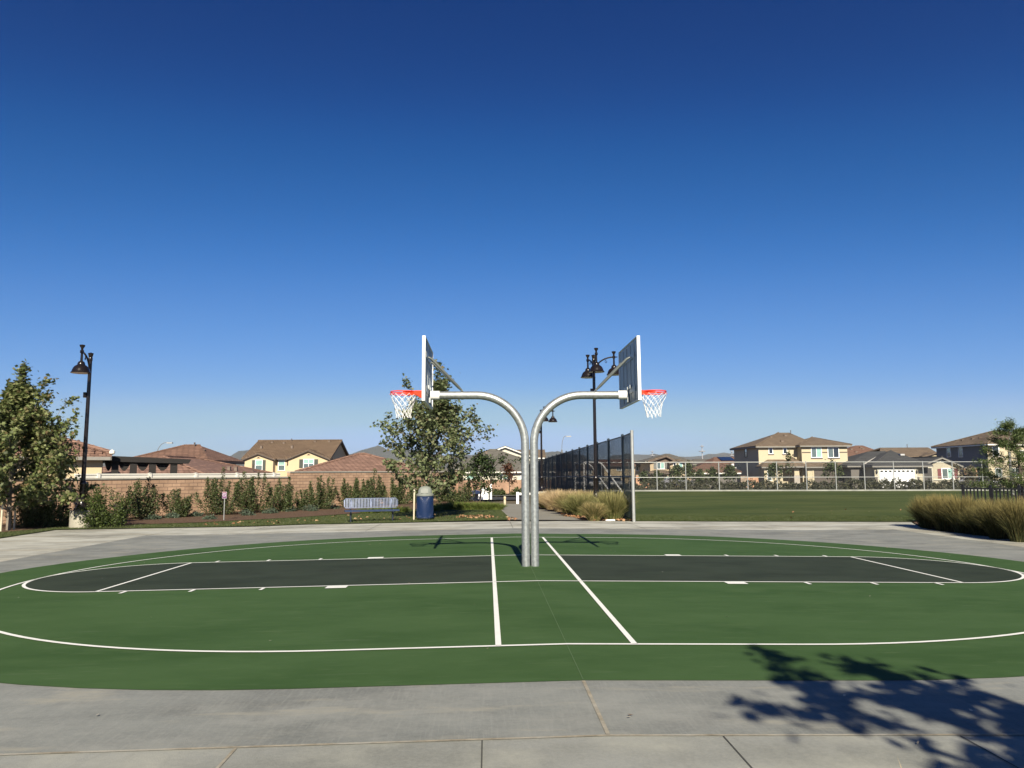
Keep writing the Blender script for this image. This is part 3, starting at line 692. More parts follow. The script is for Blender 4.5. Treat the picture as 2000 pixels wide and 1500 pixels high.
        if shut:
            for a in (x0-fw-sw, x1+fw):
                mb = MB(); bx(mb,a+.01,a+sw-.01,.002,.05,z-.03,z+h+.03)
                k = z
                while k < z+h-.05: bx(mb,a+.04,a+sw-.04,.0505,.062,k,k+.05); k += .11
                build('shutter', mb, shut, s.root)
        return s
    def part(s, name, mb, m, smooth=False, parent=None): return build(name, mb, m, parent or s.root, smooth)
    def done(s):
        ws = None
        for k, mb in s.walls.items(): ws = build('wall', mb, MATS[k], s.root)
        rf = None
        for k, mb in s.roofs.items(): rf = build('roof', mb, MATS[k], s.root)
        for k, mb in s.fas.items(): build('fascia', mb, MATS[k], rf)
        for mb, m in getattr(s, 'caps', []): build('ridge_tiles', mb, m, rf, True)
        return rf
def vent(h, x, y, z, parent, s=.3): build('roof_vent', MB().box(x-s/2,x+s/2,y-s/2,y+s/2,z-.25,z+.12).box(x-s/2-.03,x+s/2+.03,y-s/2-.03,y+s/2+.03,z+.121,z+.15), mat('vent_metal', (.15,.115,.09), .7), parent)
def pipe(x, y, z, parent, hh=.5): build('vent_pipe', MB().tube([(x,y,z-.3),(x,y,z+hh)], .05, 8).lathe([(.09,hh-.04),(.09,hh+.02),(0,hh+.07)], 8, (x,y,z)), M_fascia, parent, True)

# A: house at far left with s-tile roof and patio cover
def houseA():
    h = House('house', 'yellow stucco house with wavy tile roof behind the far left tree and lamp post', 198, 37.2, 28, cat='house')
    ze = h.Z(888, 200, -.5); x1 = h.X(217, -.5); L = 9.5
    zw = h.Z(898, 190)
    h.wall(-L, 0, 0, 9, zw, Y_yel)
    h.wall(-L, 0, -.02, 0, zw, M_fascg, zw-.0)  # thin shadow gap board
    y0, y1 = -.5, 9.5; zr = ze+1.75
    P = (-L+4.2, 4.5, zr); Q = (x1-5, 4.5, zr)
    x0 = -L-.5
    h.roof(x0, x1, y0, y1, ze, P, Q, T_pink, M_fascg)
    rf = h.done()
    # rows of rounded pan tiles along the front slope and hip
    def rolls(face_o, du, dv, nu, nv, clip):
        mb = MB()
        for i in range(nu):
            for j in range(nv):
                if not clip(i/nu, j/nv): continue
                a = face_o+du*(i+.5)/nu+dv*(j/nv); b = face_o+du*(i+.5)/nu+dv*((j+1.12)/nv)
                mb.tube([a+Vector((0,0,.075)), b+Vector((0,0,.02))], [.1,.085], 7)
        return mb
    o = Vector((x0,y0,ze)); du = Vector((x1-x0,0,0)); dv = Vector((0,5,1.75)); W = x1-x0
    def clip(a, b): x = a*W; k = b*5; return k < x-.2 and k < W-x-.1
    build('roof_tiles', rolls(o, du, dv, int(W/.33), 13, clip), T_pink, rf, True)
    mb = MB().tube([(x1,y0,ze+.1), Q], .11, 8).tube([P, Q], .11, 8); build('ridge_tiles', mb, T_pink, rf, True)
    build('ridge_tiles', MB().lathe([(0,-.1),(.13,-.02),(.13,.1),(0,.18)], 10, (x1,y0,ze+.08)), M_fascw, rf, True)
    # patio cover
    p = empty('patio_cover', h.o+h.ex*.25+h.ey*.1, h.rz); tag(p, 'dark wooden patio cover with swagged valance beside the far left house', 'patio cover')
    M_dw = mat('dark_stained_wood', (.008,.006,.005), .8, 0, .2, 6)
    q = lambda u: h.X(u, 0)-.25
    L2 = q(373); z0 = h.Z(890, 218); z1 = h.Z(897, 373); b = .28
    mb = MB(); mb.prism([(-.1,z0-b),(-.1,z0),(L2,z1),(L2-.12,z1-b*.8)], 'y', -.06, 0); mb.prism([(-.1,z0-b),(-.1,z0),(L2,z1),(L2-.12,z1-b*.8)], 'y', 3.4, 3.46); build('beam', mb, M_dw, p)
    mb = MB().prism([(-.1,z0-.06),(-.1,z0-.01),(L2-.05,z1-.01),(L2-.05,z1-.06)], 'y', .001, 3.399); build('roof', mb, M_dw, p)
    for ua in (224.5, 260.5, 298, 340):
        x = q(ua); zz = z0+(z1-z0)*(x/L2)-.2
        for yy in (.06, ): build('post', MB().box(x-.16,x+.16,yy,yy+.24,-.4,zz).box(x-.15,x+.15,yy-.03,yy+.21,zz-.12,zz), M_dw, p)
    for ua, ub in ((203,220),(229,256),(265,293),(302,334)):
        xa, xb = q(ua), q(ub); n = 10; zt = z0-.22; poly = [(xa,zt+.0),(xb,zt+.0)]+[(xb+(xa-xb)*i/n, zt-.02-.5*abs(math.sin(PI*i/n))**.8) for i in range(n+1)]
        build('valance', MB().prism(poly, 'y', .25, .27), M_dw, p)
houseA()
# B: brown hip roof further back
def houseB():
    h = House('house', 'single-storey house with red-brown hipped roof rising behind the patio cover', 440, 62)
    ze = h.Z(898, 405, 0); x0, x1 = h.X(240,0), h.X(404,0); k = 4.35
    zr = h.Z(870, 388, k)
    P = (h.X(386,k)-1.2, k, zr); Q = (h.X(388,k), k, zr)
    h.wall(x0+.4, x1-.7, .5, 2*k-.4, ze-.1, mat('stucco_in_shade', (.1,.115,.12), .9))  # wall colour darkened to stand for shade on its right side
    h.roof(x0, x1, 0, 2*k, ze, P, Q, T_red, M_fascia)
    h.ridge_caps([(P,Q),((x1,0,ze),Q),((x0,0,ze),P)], T_red)
    h.window(1.6, h.Z(909,416,1.6), 1.3, .55, x1-.7, face='r', pane=P_teal, mull=1); h.window(7.1, h.Z(914,466,7), .45, .6, x1-.7, face='r', pane=P_teal, mull=0)
    rf = h.done(); vent(h, h.X(362,4), 3.2, h.Z(882,362,3.2), rf); vent(h, h.X(403,4), 3.2, h.Z(882,403,3.2), rf); pipe(h.X(378,k-.3), k-.3, zr-.05, rf, .25)
houseB()
def houseC():
    h = House('house', 'low house with pinkish tile hipped roof right behind the white vinyl fence', 402, 46)
    ze = h.Z(927.5, 402, 0); x1 = h.X(402, 0); x0 = x1-9.4; zr = h.Z(891.5, 345, 4.6)
    P = (x1-4.7, 4.6, zr); Q = (x1-4.7, 9.6, zr)
    h.wall(x0+.5, x1-.5, .5, 13.6, ze-.1, Y_cream)
    h.roof(x0, x1, 0, 14.1, ze, P, Q, T_pink, M_fascia, along='y')
    h.ridge_caps([(P,Q),((x1,0,ze),P),((x1,14.1,ze),Q)], T_pink); rf = h.done()
    for u in (433,442): vent(h, x1-1.2+(u-433)*.02, 7+(u-433)*.09, ze+.42, rf, .2)
    pipe(x1-.9, 11, ze+.3, rf, .4)
houseC()
def houseD():
    h = House('house', 'large two-storey yellow house with brown gabled roof, dark shutters and twin front gables', 560, 98)
    Y = h; ze = h.Z(894, 560); xl, xr = h.X(477), h.X(641.5); dep = 11.6; zr = h.Z(860, 662, 6)
    h.wall(xl, xr, .3, dep, ze-.1, Y_yel)
    x0, x1 = xl-.35, xr+.35
    P = (x0, dep/2+.2, zr); Q = (x1, dep/2+.2, zr)
    h.roof(x0, x1, -.2, dep+.5, ze, P, Q, T_brown, M_fascia, gable=(1,1))
    h.walls[Y_yel.name].prism([(.3,ze-.101),(dep,ze-.101),(dep/2+.15,zr-.25)], 'x', xl, xl+.15).prism([(.3,ze-.101),(dep,ze-.101),(dep/2+.15,zr-.25)], 'x', xr-.15, xr)
    for ua, ub, um, vp in ((477,534.5,504,883.5),(562.5,641.5,602,877.5)):
        a, b, m_ = h.X(ua,-.4), h.X(ub,-.4), h.X(um,-.4); zp = h.Z(vp, um, -.4)
        h.wall(a, b, -.4, .29, ze-.12, Y_yel)
        h.gable_wall(a, b, m_, -.4, ze-.121, zp-.18, Y_yel)
        P = (m_, -.75, zp); Q = (m_, 4.2, zp); h.roof(a-.3, b+.3, -.75, .6, ze-.02-.1, P, (m_, .6, zp), T_brown, M_fascia, along='y', gable=(1,1))
        h.roofs[T_brown.name].slab([(m_,.59,zp),(m_+ (b+.3-m_),.59,ze-.12),(m_,(zp-ze)/(zr-ze)*6+.0,zp)], .08).slab([(m_,.59,zp),(m_,(zp-ze)/(zr-ze)*6,zp),(a-.3,.59,ze-.12)], .08)
        build('gable_vent', MB().prism([(m_-.22,zp-.75),(m_+.22,zp-.75),(m_,zp-.55)], 'y', -.44, -.401), M_fascia, h.root)
    w = lambda u0,u1,v0,v1,y,**k: h.window((h.X(u0,y)+h.X(u1,y))/2, h.Z(v1,u0,y), h.X(u1,y)-h.X(u0,y), h.Z(v0,u0,y)-h.Z(v1,u0,y), y, **k)
    w(499,511.5,899,918.5,-.4,pane=[P_mid,P_teal],sash=True,mull=0,shut=M_shut,sw=.4)
    w(544,555.5,899,918.5,.3,pane=[P_mid,P_teal],sash=True,mull=0)
    w(593,612,897.5,913.5,-.4,pane=[P_mid,P_teal],sash=True,mull=1,shut=M_shut,sw=.52)
    x = h.X(533.5,-.5); build('downspout', MB().tube([(x,-.5,ze-.2),(x,-.46,ze-.6),(x,-.46,-.3)], .05, 6), M_fascia, h.root)
    h.ridge_caps([((x0,dep/2+.2,zr),(x1,dep/2+.2,zr))], T_brown, .12)
    rf = h.done()
    for u, v in ((530,863),(553,864),(569,872),(614,862),(642,862),(509,872)): 
        yy = 6-(v-860)*.25; vent(h, h.X(u,yy), yy, zr-(v-860)*.07-.1, rf, .26)
    pipe(h.X(568,5.6), 5.6, zr-.1, rf, .3)
houseD()
def houseE():
    h = House('house', 'low house with rose tile hipped roof behind the wall between yellow house and leafy tree', 700, 52)
    ze = h.Z(921.5, 650); x0, x1 = h.X(577), h.X(838); k = 4.6; zr = h.Z(887, 705, k)
    P = (h.X(700,k), k, zr); Q = (h.X(712,k), k, zr)
    h.wall(x0+.5, x1-.5, .5, 2*k-.5, ze-.1, Y_cream)
    h.roof(x0, x1, 0, 2*k, ze, P, Q, T_pink, M_fascia); h.ridge_caps([(P,Q),((x0,0,ze),P),((x1,0,ze),Q)], T_pink, .1); h.done()
houseE()
def houseF():
    h = House('house', 'white single-storey house with grey tile hip roof seen between the leafy tree and hoop poles', 960, 88)
    ze = h.Z(919.5, 960); x0, x1 = h.X(862), h.X(1085); k = 7.5; zr = h.Z(878.5, 962, k)
    P = (h.X(957,k), k, zr); Q = (h.X(968,k), k, zr)
    h.wall(x0+.5, x1-.5, .5, 2*k-.5, ze-.1, Y_white)
    h.roof(x0, x1, 0, 2*k, ze, P, Q, T_grey, M_fascw); h.ridge_caps([(P,Q),((x0,0,ze),P),((x1,0,ze),Q)], T_grey, .1)
    w = lambda u0,u1,v0,v1,y,**q: h.window((h.X(u0,y)+h.X(u1,y))/2, h.Z(v1,u0,y), h.X(u1,y)-h.X(u0,y), h.Z(v0,u0,y)-h.Z(v1,u0,y), y, **q)
    w(983,993.5,929,935,.5,pane=P_teal,mull=0,shut=mat('navy_shutter',(.02,.025,.045),.6),sw=.36); w(912,925,929,935,.5,pane=P_teal,mull=0); w(1018,1030,929,935,.5,pane=P_mid,mull=0)
    build('brick_wainscot', MB().box(x0+.5, x1-.5, .3, .498, -.5, h.Z(937.5,980,.4)), mat_brick('orange_brick', (.36,.225,.15),(.3,.18,.12),(.25,.18,.13),.4,.15,.015,.9,.4), h.root)
    rf = h.done(); vent(h, h.X(935,5), 4.6, h.Z(885.5,945,4.6), rf, .3); vent(h, h.X(950,5), 5.2, h.Z(883,950,5.2), rf, .3)
    h = House('house', 'white gable end and pale tile roof peeking above the grey roof behind the hoop poles', 1000, 112)
    ze = h.Z(893, 1000); zp = h.Z(870.5, 987, 0); xa, xb, xm = h.X(925), h.X(1046), h.X(987)
    h.wall(xa+.4, xb-.4, .3, 10, ze-.1, Y_white); h.gable_wall(xa+.4, xb-.4, xm, .3, ze-.101, zp-.3, Y_white)
    h.roof(xa, xb, -.2, 10, ze, (xm,-.2,zp), (xm,10,zp), T_grey, M_fascw, along='y', gable=(1,0))
    x2 = h.X(1067); z2 = h.Z(877.5, 1040, 3); h.wall(xb-1, x2-.3, 1, 8, ze-.1, Y_white)
    h.roof(xm, x2, .6, 8.5, ze+.02, (xm,4.5,z2), (x2,4.5,z2), T_tan, M_fascw, gable=(0,1)); h.done()
houseF()
def W(h, u0, u1, v0, v1, y, **k): h.window((h.X(u0,y)+h.X(u1,y))/2, h.Z(v1,u0,y), h.X(u1,y)-h.X(u0,y), h.Z(v0,u0,y)-h.Z(v1,u0,y), y, **k)
def houseH():
    # small two-storey tan house near the end of the tall fence
    h = House('house', 'tan two-storey house with grey shutters beyond the near end of the field fence', 1300, 100)
    ze = h.Z(900.5, 1290); xl = h.X(1270)
    h.wall(xl, h.X(1338), 0, 11, ze-.1, Y_tan); h.wall(h.X(1338)+.001, h.X(1356), 2, 9, ze-.2, Y_tan)
    zr = h.Z(886, 1300, 5.5); h.roof(xl-.6, h.X(1357), .4, 11.4, ze, (h.X(1300,5.5),5.5,zr), (h.X(1308,5.5),5.5,zr), T_grey, M_fascia)
    a, b, m_ = h.X(1269,-.1), h.X(1318,-.1), h.X(1303,-.1); a, b = h.X(1266,-.5), h.X(1324,-.5); m_ = h.X(1302,-.5); zp = h.Z(889, 1302, -.5)
    h.gable_wall(a+.3, b-.3, m_, -.05, ze-.1, zp-.22, mat('gable_brown', (.13,.095,.075), .9), .12)
    h.roof(a, b, -.5, 5, ze, (m_,-.5,zp), (m_,5,zp), T_tan, M_fascia, along='y', gable=(1,1))
    c, d, n_ = h.X(1306,-.8), h.X(1344,-.8), h.X(1325,-.8); zq = h.Z(896.5, 1325, -.8)
    h.wall(h.X(1309,-.7), h.X(1339,-.7), -.7, -.06, h.Z(902,1325,-.7), Y_tan); h.gable_wall(c+.25, d-.25, n_, -.7, h.Z(902,1325,-.7)-.002, zq-.2, Y_tan)
    h.roof(c, d, -1.1, 3, h.Z(903,1325,-.8), (n_,-1.1,zq), (n_,3,zq), T_tan, M_fascia, along='y', gable=(1,1))
    W(h,1284,1297,904,915.5,0,pane=[P_mid,P_teal],mull=1,shut=M_shutg,sw=.42); W(h,1316,1320,904,913,-.7,pane=P_dark,mull=0); W(h,1327,1333,904,913,-.7,pane=P_teal,mull=0)
    z3 = h.Z(922, 1290, -1.5); h.roof(h.X(1268,-2), h.X(1317,-2), -2, .1, z3, (h.X(1280,-1),-.3,h.Z(918,1280,-1)), (h.X(1300,-1),-.3,h.Z(918,1300,-1)), T_tan, M_fascia)
    h.wall(h.X(1275,-1.8), h.X(1279,-1.8), -1.8, -1.4, z3-.1, Y_tan); h.wall(h.X(1303,-1.8), h.X(1307,-1.8), -1.8, -1.4, z3-.1, Y_tan)
    W(h,1285,1296,925,932,0,pane=P_mid,mull=0); h.done()
    h = House('house', 'yellow house with red-brown roof just left of the tan two-storey house', 1235, 108)
    ze = h.Z(908, 1240); h.wall(h.X(1180), h.X(1252), 0, 10, ze-.1, Y_yel); zr = h.Z(897, 1240, 5)
    h.roof(h.X(1172), h.X(1254), -.5, 10.5, ze, (h.X(1176),5,zr), (h.X(1246),5,zr), T_red, M_fascia, gable=(1,0))
    W(h,1205,1213,912,919,0,pane=P_mid); W(h,1243,1247,912,919,0,pane=P_dark,mull=0); h.done()
    h = House('house', 'dark low houses far behind the tall chain-link fence', 1130, 112)
    ze = h.Z(912, 1130); h.wall(h.X(1085), h.X(1170), 0, 9, ze-.1, mat('stucco_brown', (.3,.24,.18), .9)); zr = h.Z(902, 1130, 4)
    tag(h.root, 'brown low house with hipped roof seen through the tall dark fence')
    h.roof(h.X(1080), h.X(1175), -.5, 9.5, ze, (h.X(1100),4.5,zr), (h.X(1155),4.5,zr), T_brown, M_fascia)
    for u in (1100,1122,1146): W(h,u,u+9,918,926,0,pane=P_mid)
    h.done()
    # low brown hip roof right of it
    h = House('house', 'single-storey house with wide brown hipped roof left of the big cream house', 1385, 104)
    ze = h.Z(922, 1390); h.wall(h.X(1345), h.X(1440), .3, 12, ze-.1, Y_greige); zr = h.Z(906, 1390, 6)
    h.roof(h.X(1338), h.X(1446), -.4, 12.4, ze, (h.X(1378,6),6,zr), (h.X(1408,6),6,zr), T_red, M_fascw)
    h.ridge_caps([((h.X(1338),-.4,ze),(h.X(1378,6),6,zr)),((h.X(1446),-.4,ze),(h.X(1408,6),6,zr))], T_red, .1); h.done()
    h = House('house', 'distant grey-roofed house left of the solar-panelled roof', 1370, 170)
    ze = h.Z(906, 1370); h.wall(h.X(1350), h.X(1392), .3, 12, ze-.1, Y_beige); zr = h.Z(896.5, 1370, 6)
    h.roof(h.X(1352), h.X(1396), -.4, 12.4, ze, (h.X(1355,6),6,zr), (h.X(1393,6),6,zr), T_grey, M_fascg); h.done()
    h = House('house', 'distant reddish roof with dark solar panels at the left edge of the big cream house', 1415, 150)
    ze = h.Z(906, 1415); h.wall(h.X(1394), h.X(1440), .3, 12, ze-.1, Y_tan); zr = h.Z(892.5, 1400, 6)
    h.roof(h.X(1390), h.X(1445), -.4, 12.4, ze, (h.X(1396,6),6,zr), (h.X(1440,6),6,zr), T_red, M_fascia)
    rf = h.done(); sl = (zr-ze)/6.4
    x0, x1 = h.X(1410,2), h.X(1437,2)
    build('solar_panel', MB().prism([(2,ze+sl*2.4+.12),(5.2,ze+sl*5.6+.12),(5.2,ze+sl*5.6+.18),(2,ze+sl*2.4+.18)], 'x', x0, x1), mat('solar_cells', (.015,.02,.035), .15), rf)
houseH()
def house_big():
    h = House('house', 'big cream two-storey house with brown hipped roof and dark garage door, tallest beyond the field', 1560, 104)
    ze = h.Z(870.5, 1520); xl = h.X(1483); xr = h.X(1567); dep = 11.5
    h.wall(xl, xr, 0, dep, ze-.1, Y_cream)
    zr = h.Z(845, 1535, 5.8); h.roof(xl-.5, h.X(1600), -.5, dep+.5, ze, (h.X(1524,5.8),5.8,zr), (h.X(1545,5.8),5.8,zr), T_tan, M_fascg)
    # right wing
    yw = -1.6; xa, xb = h.X(1567.5,yw), h.X(1657,yw); zw = h.Z(869, 1600, yw)
    h.wall(xa, xb, yw, dep-1.5, zw-.1, Y_cream)
    zp = h.Z(853.5, 1592, 3.2); h.roof(xa-.4, xb+.45, yw-.5, dep-1, zw, (h.X(1591,3.4),3.6,zp), (h.X(1604,3.4),5.5,zp), T_tan, M_fascg)
    h.ridge_caps([((xl-.5,-.5,ze),(h.X(1524,5.8),5.8,zr)),((xa-.4,yw-.5,zw),(h.X(1591,3.4),3.6,zp)),((xb+.45,yw-.5,zw),(h.X(1604,3.4),5.5,zp))], T_tan, .1)
    # belt line on the wing and trims
    zb = h.Z(883.5,1600,yw)
    for a, b in ((1568.2,1585),(1607.5,1618),(1641,1656.6)): build('trim_band', MB().box(h.X(a,yw),h.X(b,yw),yw-.04,yw-.001,zb-.06,zb+.06), M_fascia, h.root)
    fr = dict(fw=.09)
    W(h,1587,1605.5,874.5,893,yw,pane=[P_mid,P_teal],mull=1,**fr); W(h,1619.5,1639.5,874.5,893,yw,pane=[P_mid,P_dark],mull=1,**fr)
    W(h,1504,1510,875,885.5,0,pane=P_dark,mull=0,**fr); W(h,1532,1538,875,885.5,0,pane=P_dark,mull=0,**fr)
    for u0,u1,v,y in ((1585,1608,894.5,yw),(1618,1641.5,894.5,yw),(1501.5,1513,886.8,0),(1529.5,1541,886.8,0)): build('sill', MB().box(h.X(u0,y),h.X(u1,y),y-.1,y-.001,h.Z(v,u0,y)-.09,h.Z(v,u0,y)), M_fascia, h.root)
    # side window in the left wall
    h.window(5.6, h.Z(892,1460,5.6), 1.0, 1.25, xl, face='l', pane=P_mid, frame=M_shut, mull=0, sash=True)
    # lower floor: porch, garage
    yg = -2.6; z1 = h.Z(910, 1620, yg-.5); ga, gb = h.X(1577,yg), h.X(1666,yg)
    h.wall(ga, gb, yg, yw-.001, z1-.1, Y_cream)
    h.roof(ga-.5, gb+.5, yg-.6, yw+.4, z1, (ga+.6,yw+.1,h.Z(901.5,1600,yw)), (gb-.8,yw+.1,h.Z(901.5,1650,yw)), T_tan, M_fascg)
    pa = h.X(1492,-1.8); z2 = h.Z(910.5, 1520, -2.2)
    h.roof(pa-.5, ga-.45, -2.4, .2, z2, (pa+1.1,-.2,h.Z(897.5,1515,-.3)), (ga-2.2,-.2,h.Z(897.5,1540,-.3)), T_tan, M_fascg)
    h.roof(h.X(1532,-2), h.X(1575,-2.2), -2.9, .3, z2+.06, (h.X(1548,-1),-.9,h.Z(892,1548,-1)), (h.X(1552,-1),-.4,h.Z(892,1552,-1)), T_tan, M_fascg)
    h.wall(pa, h.X(1528,-1.8), -1.9, -.01, z2-.1, Y_cream)
    for ua, ub in ((1551.5,1561),(1574.5,1577)):
        h.wall(h.X(ua,-2.2), h.X(ub,-2.2), -2.2, -1.5, z2-.1, Y_cream)
        build('column_base', MB().box(h.X(ua,-2.3)-.05,h.X(ub,-2.3)+.05,-2.3,-2.201,-.3,h.Z(928,1550,-2.2)), mat('stone_trim', (.33,.3,.26), .9), h.root)
    build('front_door', MB().box(h.X(1562,-.1),h.X(1571,-.1),-.06,-.002,0,2.3), mat('dark_door', (.05,.04,.035), .5), h.root)
    W(h,1499,1506,918,938,-1.9,pane=P_mid,mull=0)
    x0, x1 = h.X(1589.5,yg), h.X(1653,yg); zt = h.Z(917.5,1620,yg); mb = MB(); n = 4; y = yg-.03
    for i in range(n):
        za = -.1+(zt+.1)*i/n; zb2 = -.1+(zt+.1)*(i+1)/n; mb.box(x0,x1,y,yg-.001,za,zb2-.02)
        for k in range(6): mb.box(x0+(x1-x0)*(k+.12)/6,x0+(x1-x0)*(k+.88)/6,y-.02,y-.0005,za+.1,zb2-.12)
    build('garage_door', mb, mat('dark_brown_door', (.075,.06,.05), .6), h.root)
    mb = MB().box(x0-.22,x0-.001,yg-.05,yg-.002,-.2,zt).box(x1+.001,x1+.22,yg-.05,yg-.002,-.2,zt).box(x0-.22,x1+.22,yg-.05,yg-.002,zt+.001,zt+.22); build('garage_trim', mb, Y_cream, h.root)
    build('wall_lantern', MB().lathe([(.03,0),(.1,.05),(.12,.35),(.04,.45),(0,.5)], 8, (h.X(1660,yg),yg-.15,h.Z(926,1660,yg))), M_black, h.root, True)
    rf = h.done(); pipe(h.X(1549,5), 5.2, zr-.2, rf, .45)
    for u, v, yy in ((1508,857,3.5),(1537,853,4.2),(1530,864,1.4)): vent(h, h.X(u,yy), yy, ze+(yy+.5)*(zr-ze)/6.3-.02, rf, .35)
house_big()
def house_grey():
    h = House('house', 'single-storey grey-roofed house with bright white garage door and maroon shutters', 1750, 96)
    y0 = 0; ze = h.Z(908.5, 1745, -.5); ga, gb = h.X(1708), h.X(1793)
    h.wall(ga, gb, 0, 14, ze-.1, Y_beige)
    zr = h.Z(880, 1744, 6.4); k = 6.4
    h.roof(h.X(1704,-.5), h.X(1792,-.5)+2, -.5, 13.5, ze, (h.X(1743,k),k,zr), (h.X(1747,k),k+.5,zr), T_slate, M_fascg)
    # left part set back
    h.wall(h.X(1662,3), ga-.002, 3, 14, ze-.05, Y_greige); h.roof(h.X(1655,2.5), h.X(1745,2.5), 2.5, 14.5, ze+.05, (h.X(1700,8),8.5,h.Z(882,1715,8)), (h.X(1735,8),8.5,h.Z(880.5,1735,8)), T_slate, M_fascg)
    build('ridge_tiles', MB().tube([(h.X(1690,2.5),2.6,ze+.2),(h.X(1729,7),7.4,h.Z(886,1727,7))], .1, 6), mat('pale_ridge', (.4,.38,.35), .8), h.root, True)
    # right part with front gable
    yr = .8; xa, xb, xm = h.X(1793,yr), h.X(1877,yr), h.X(1838,yr); zp = h.Z(892, 1838, yr-.5); zg_ = h.Z(909.5,1838,yr-.5)
    h.wall(gb+.002, h.X(1874,yr), yr, 13, zg_-.1, Y_beige); 
    h.gable_wall(h.X(1800,yr), h.X(1874,yr), xm, yr, zg_-.101, zp-.25, Y_beige); h.gable_wall(h.X(1817,yr-.06), h.X(1860,yr-.06), xm, yr-.06, h.Z(904,1838,yr), zp-.28, Y_white, .055)
    h.roof(h.X(1793,yr-.5), h.X(1883,yr-.5), yr-.5, 12, zg_, (xm,yr-.5,zp), (xm,12,zp), T_slate, M_fascg, along='y', gable=(1,1))
    h.ridge_caps([((h.X(1704,-.5),-.5,ze),(h.X(1743,k),k,zr)),((xm,yr-.5,zp),(xm,12,zp))], T_slate, .09)
    x0, x1 = h.X(1717.5), h.X(1785.5); zt = h.Z(917,1750); z0 = -.05; mb = MB(); n = 4
    for i in range(n):
        za = z0+(zt-z0)*i/n; zb = z0+(zt-z0)*(i+1)/n; mb.box(x0,x1,-.04,-.001,za,zb-.015)
        if i < n-1:
            for q in range(8): mb.box(x0+(x1-x0)*(q+.14)/8,x0+(x1-x0)*(q+.86)/8,-.052,-.0405,za+.1,zb-.1)
    gd = build('garage_door', mb, M_white, h.root)
    for q in range(8): build('pane', MB().box(x0+(x1-x0)*(q+.18)/8,x0+(x1-x0)*(q+.78)/8,-.05,-.0405,h.Z(922,1750),h.Z(918.8,1750)), P_dark, gd)
    mb = MB().box(x0-.3,x0-.002,-.06,-.002,-.2,zt).box(x1+.002,x1+.3,-.06,-.002,-.2,zt).box(x0-.3,x1+.3,-.06,-.002,zt+.002,zt+.34); build('garage_trim', mb, Y_white, h.root)
    st = mat_brick('ledger_stone', (.2,.17,.14),(.12,.11,.1),(.06,.055,.05),.35,.1,.012,.9,.8,noise=.4)
    build('stone_wainscot', MB().box(ga-.06, x0-.302, -.12, -.002, -.2, h.Z(932,1712)).box(x1+.302, gb+.06, -.12, -.002, -.2, h.Z(932,1789)), st, h.root)
    build('stone_cap', MB().box(ga-.1, x0-.302, -.16, -.001, h.Z(932,1712)+.002, h.Z(932,1712)+.1).box(x1+.302, gb+.3, -.16, -.001, h.Z(932,1789)+.002, h.Z(932,1789)+.1), Y_white, h.root)
    for u in (1711.5,1789.5): build('wall_lantern', MB().lathe([(.03,0),(.1,.05),(.12,.35),(.04,.45),(0,.5)], 8, (h.X(u),-.14,h.Z(925,u))), M_black, h.root, True)
    # entry recess and window
    build('front_door', MB().box(h.X(1803.5,yr),h.X(1819,yr),yr-.04,yr-.001,0,h.Z(914.5,1810,yr)), mat('entry_dark', (.05,.047,.045), .6), h.root)
    mb = MB().box(h.X(1802,yr),h.X(1803.4,yr),yr-.09,yr-.001,0,h.Z(914.3,1810,yr)).box(h.X(1819.1,yr),h.X(1820.6,yr),yr-.09,yr-.001,0,h.Z(914.3,1810,yr)).box(h.X(1802,yr),h.X(1820.6,yr),yr-.09,yr-.001,h.Z(914.2,1810,yr),h.Z(911.6,1810,yr)); build('door_trim', mb, Y_white, h.root)
    W(h,1840,1861,916,934,yr,pane=[P_mid,P_teal],mull=1,shut=M_shutr,sw=.48,fw=.12)
    build('sill', MB().box(h.X(1820.8,yr),h.X(1864,yr),yr-.14,yr-.03,h.Z(938,1840,yr),h.Z(936,1840,yr)), Y_white, h.root)
    rf = h.done(); build('skylight', MB().box(h.X(1758,4),h.X(1766,4),3.6,4.2,h.Z(888.3,1762,4)-.1,h.Z(886.6,1762,4)), mat('pale_vent', (.4,.4,.4), .6), rf)
    # houses behind
    h = House('house', 'brown-roofed house behind the grey-roofed one, ridge with a dark vent', 1775, 128)
    ze = h.Z(891.5, 1775); zr = h.Z(874, 1775, 6)
    h.wall(h.X(1722), h.X(1834), 0, 12, ze-.1, Y_cream); h.roof(h.X(1716), h.X(1842), -.5, 12.5, ze, (h.X(1722,6),6,zr), (h.X(1816,6),6,zr), T_tan, M_fascia, gable=(1,0))
    xm = h.X(1831,-1.5); zp = h.Z(883, 1831, -1.5); h.gable_wall(h.X(1805,-1.2), h.X(1857,-1.2), xm, -1.2, ze-.2, zp-.2, Y_cream); h.roof(h.X(1803,-1.5), h.X(1859,-1.5), -1.6, 3, ze, (xm,-1.6,zp), (xm,3,zp), T_tan, M_fascia, along='y', gable=(1,0))
    rf = h.done(); pipe(h.X(1775,5.8), 5.8, zr, rf, .5)
    h = House('house', 'distant reddish-brown hipped roof right of the big cream house', 1685, 150)
    ze = h.Z(890, 1685); zr = h.Z(870, 1682, 7); h.wall(h.X(1640), h.X(1732), 0, 14, ze-.1, Y_white); h.roof(h.X(1634), h.X(1740), -.5, 14.5, ze, (h.X(1674,7),7,zr), (h.X(1688,7),7,zr), T_red, M_fascia); rf = h.done()
    for u, yy in ((1665,4),(1684,5),(1688,4.2),(1674,2)): vent(h, h.X(u,yy), yy, ze+(yy+.5)*(zr-ze)/7.5, rf, .4)
house_grey()
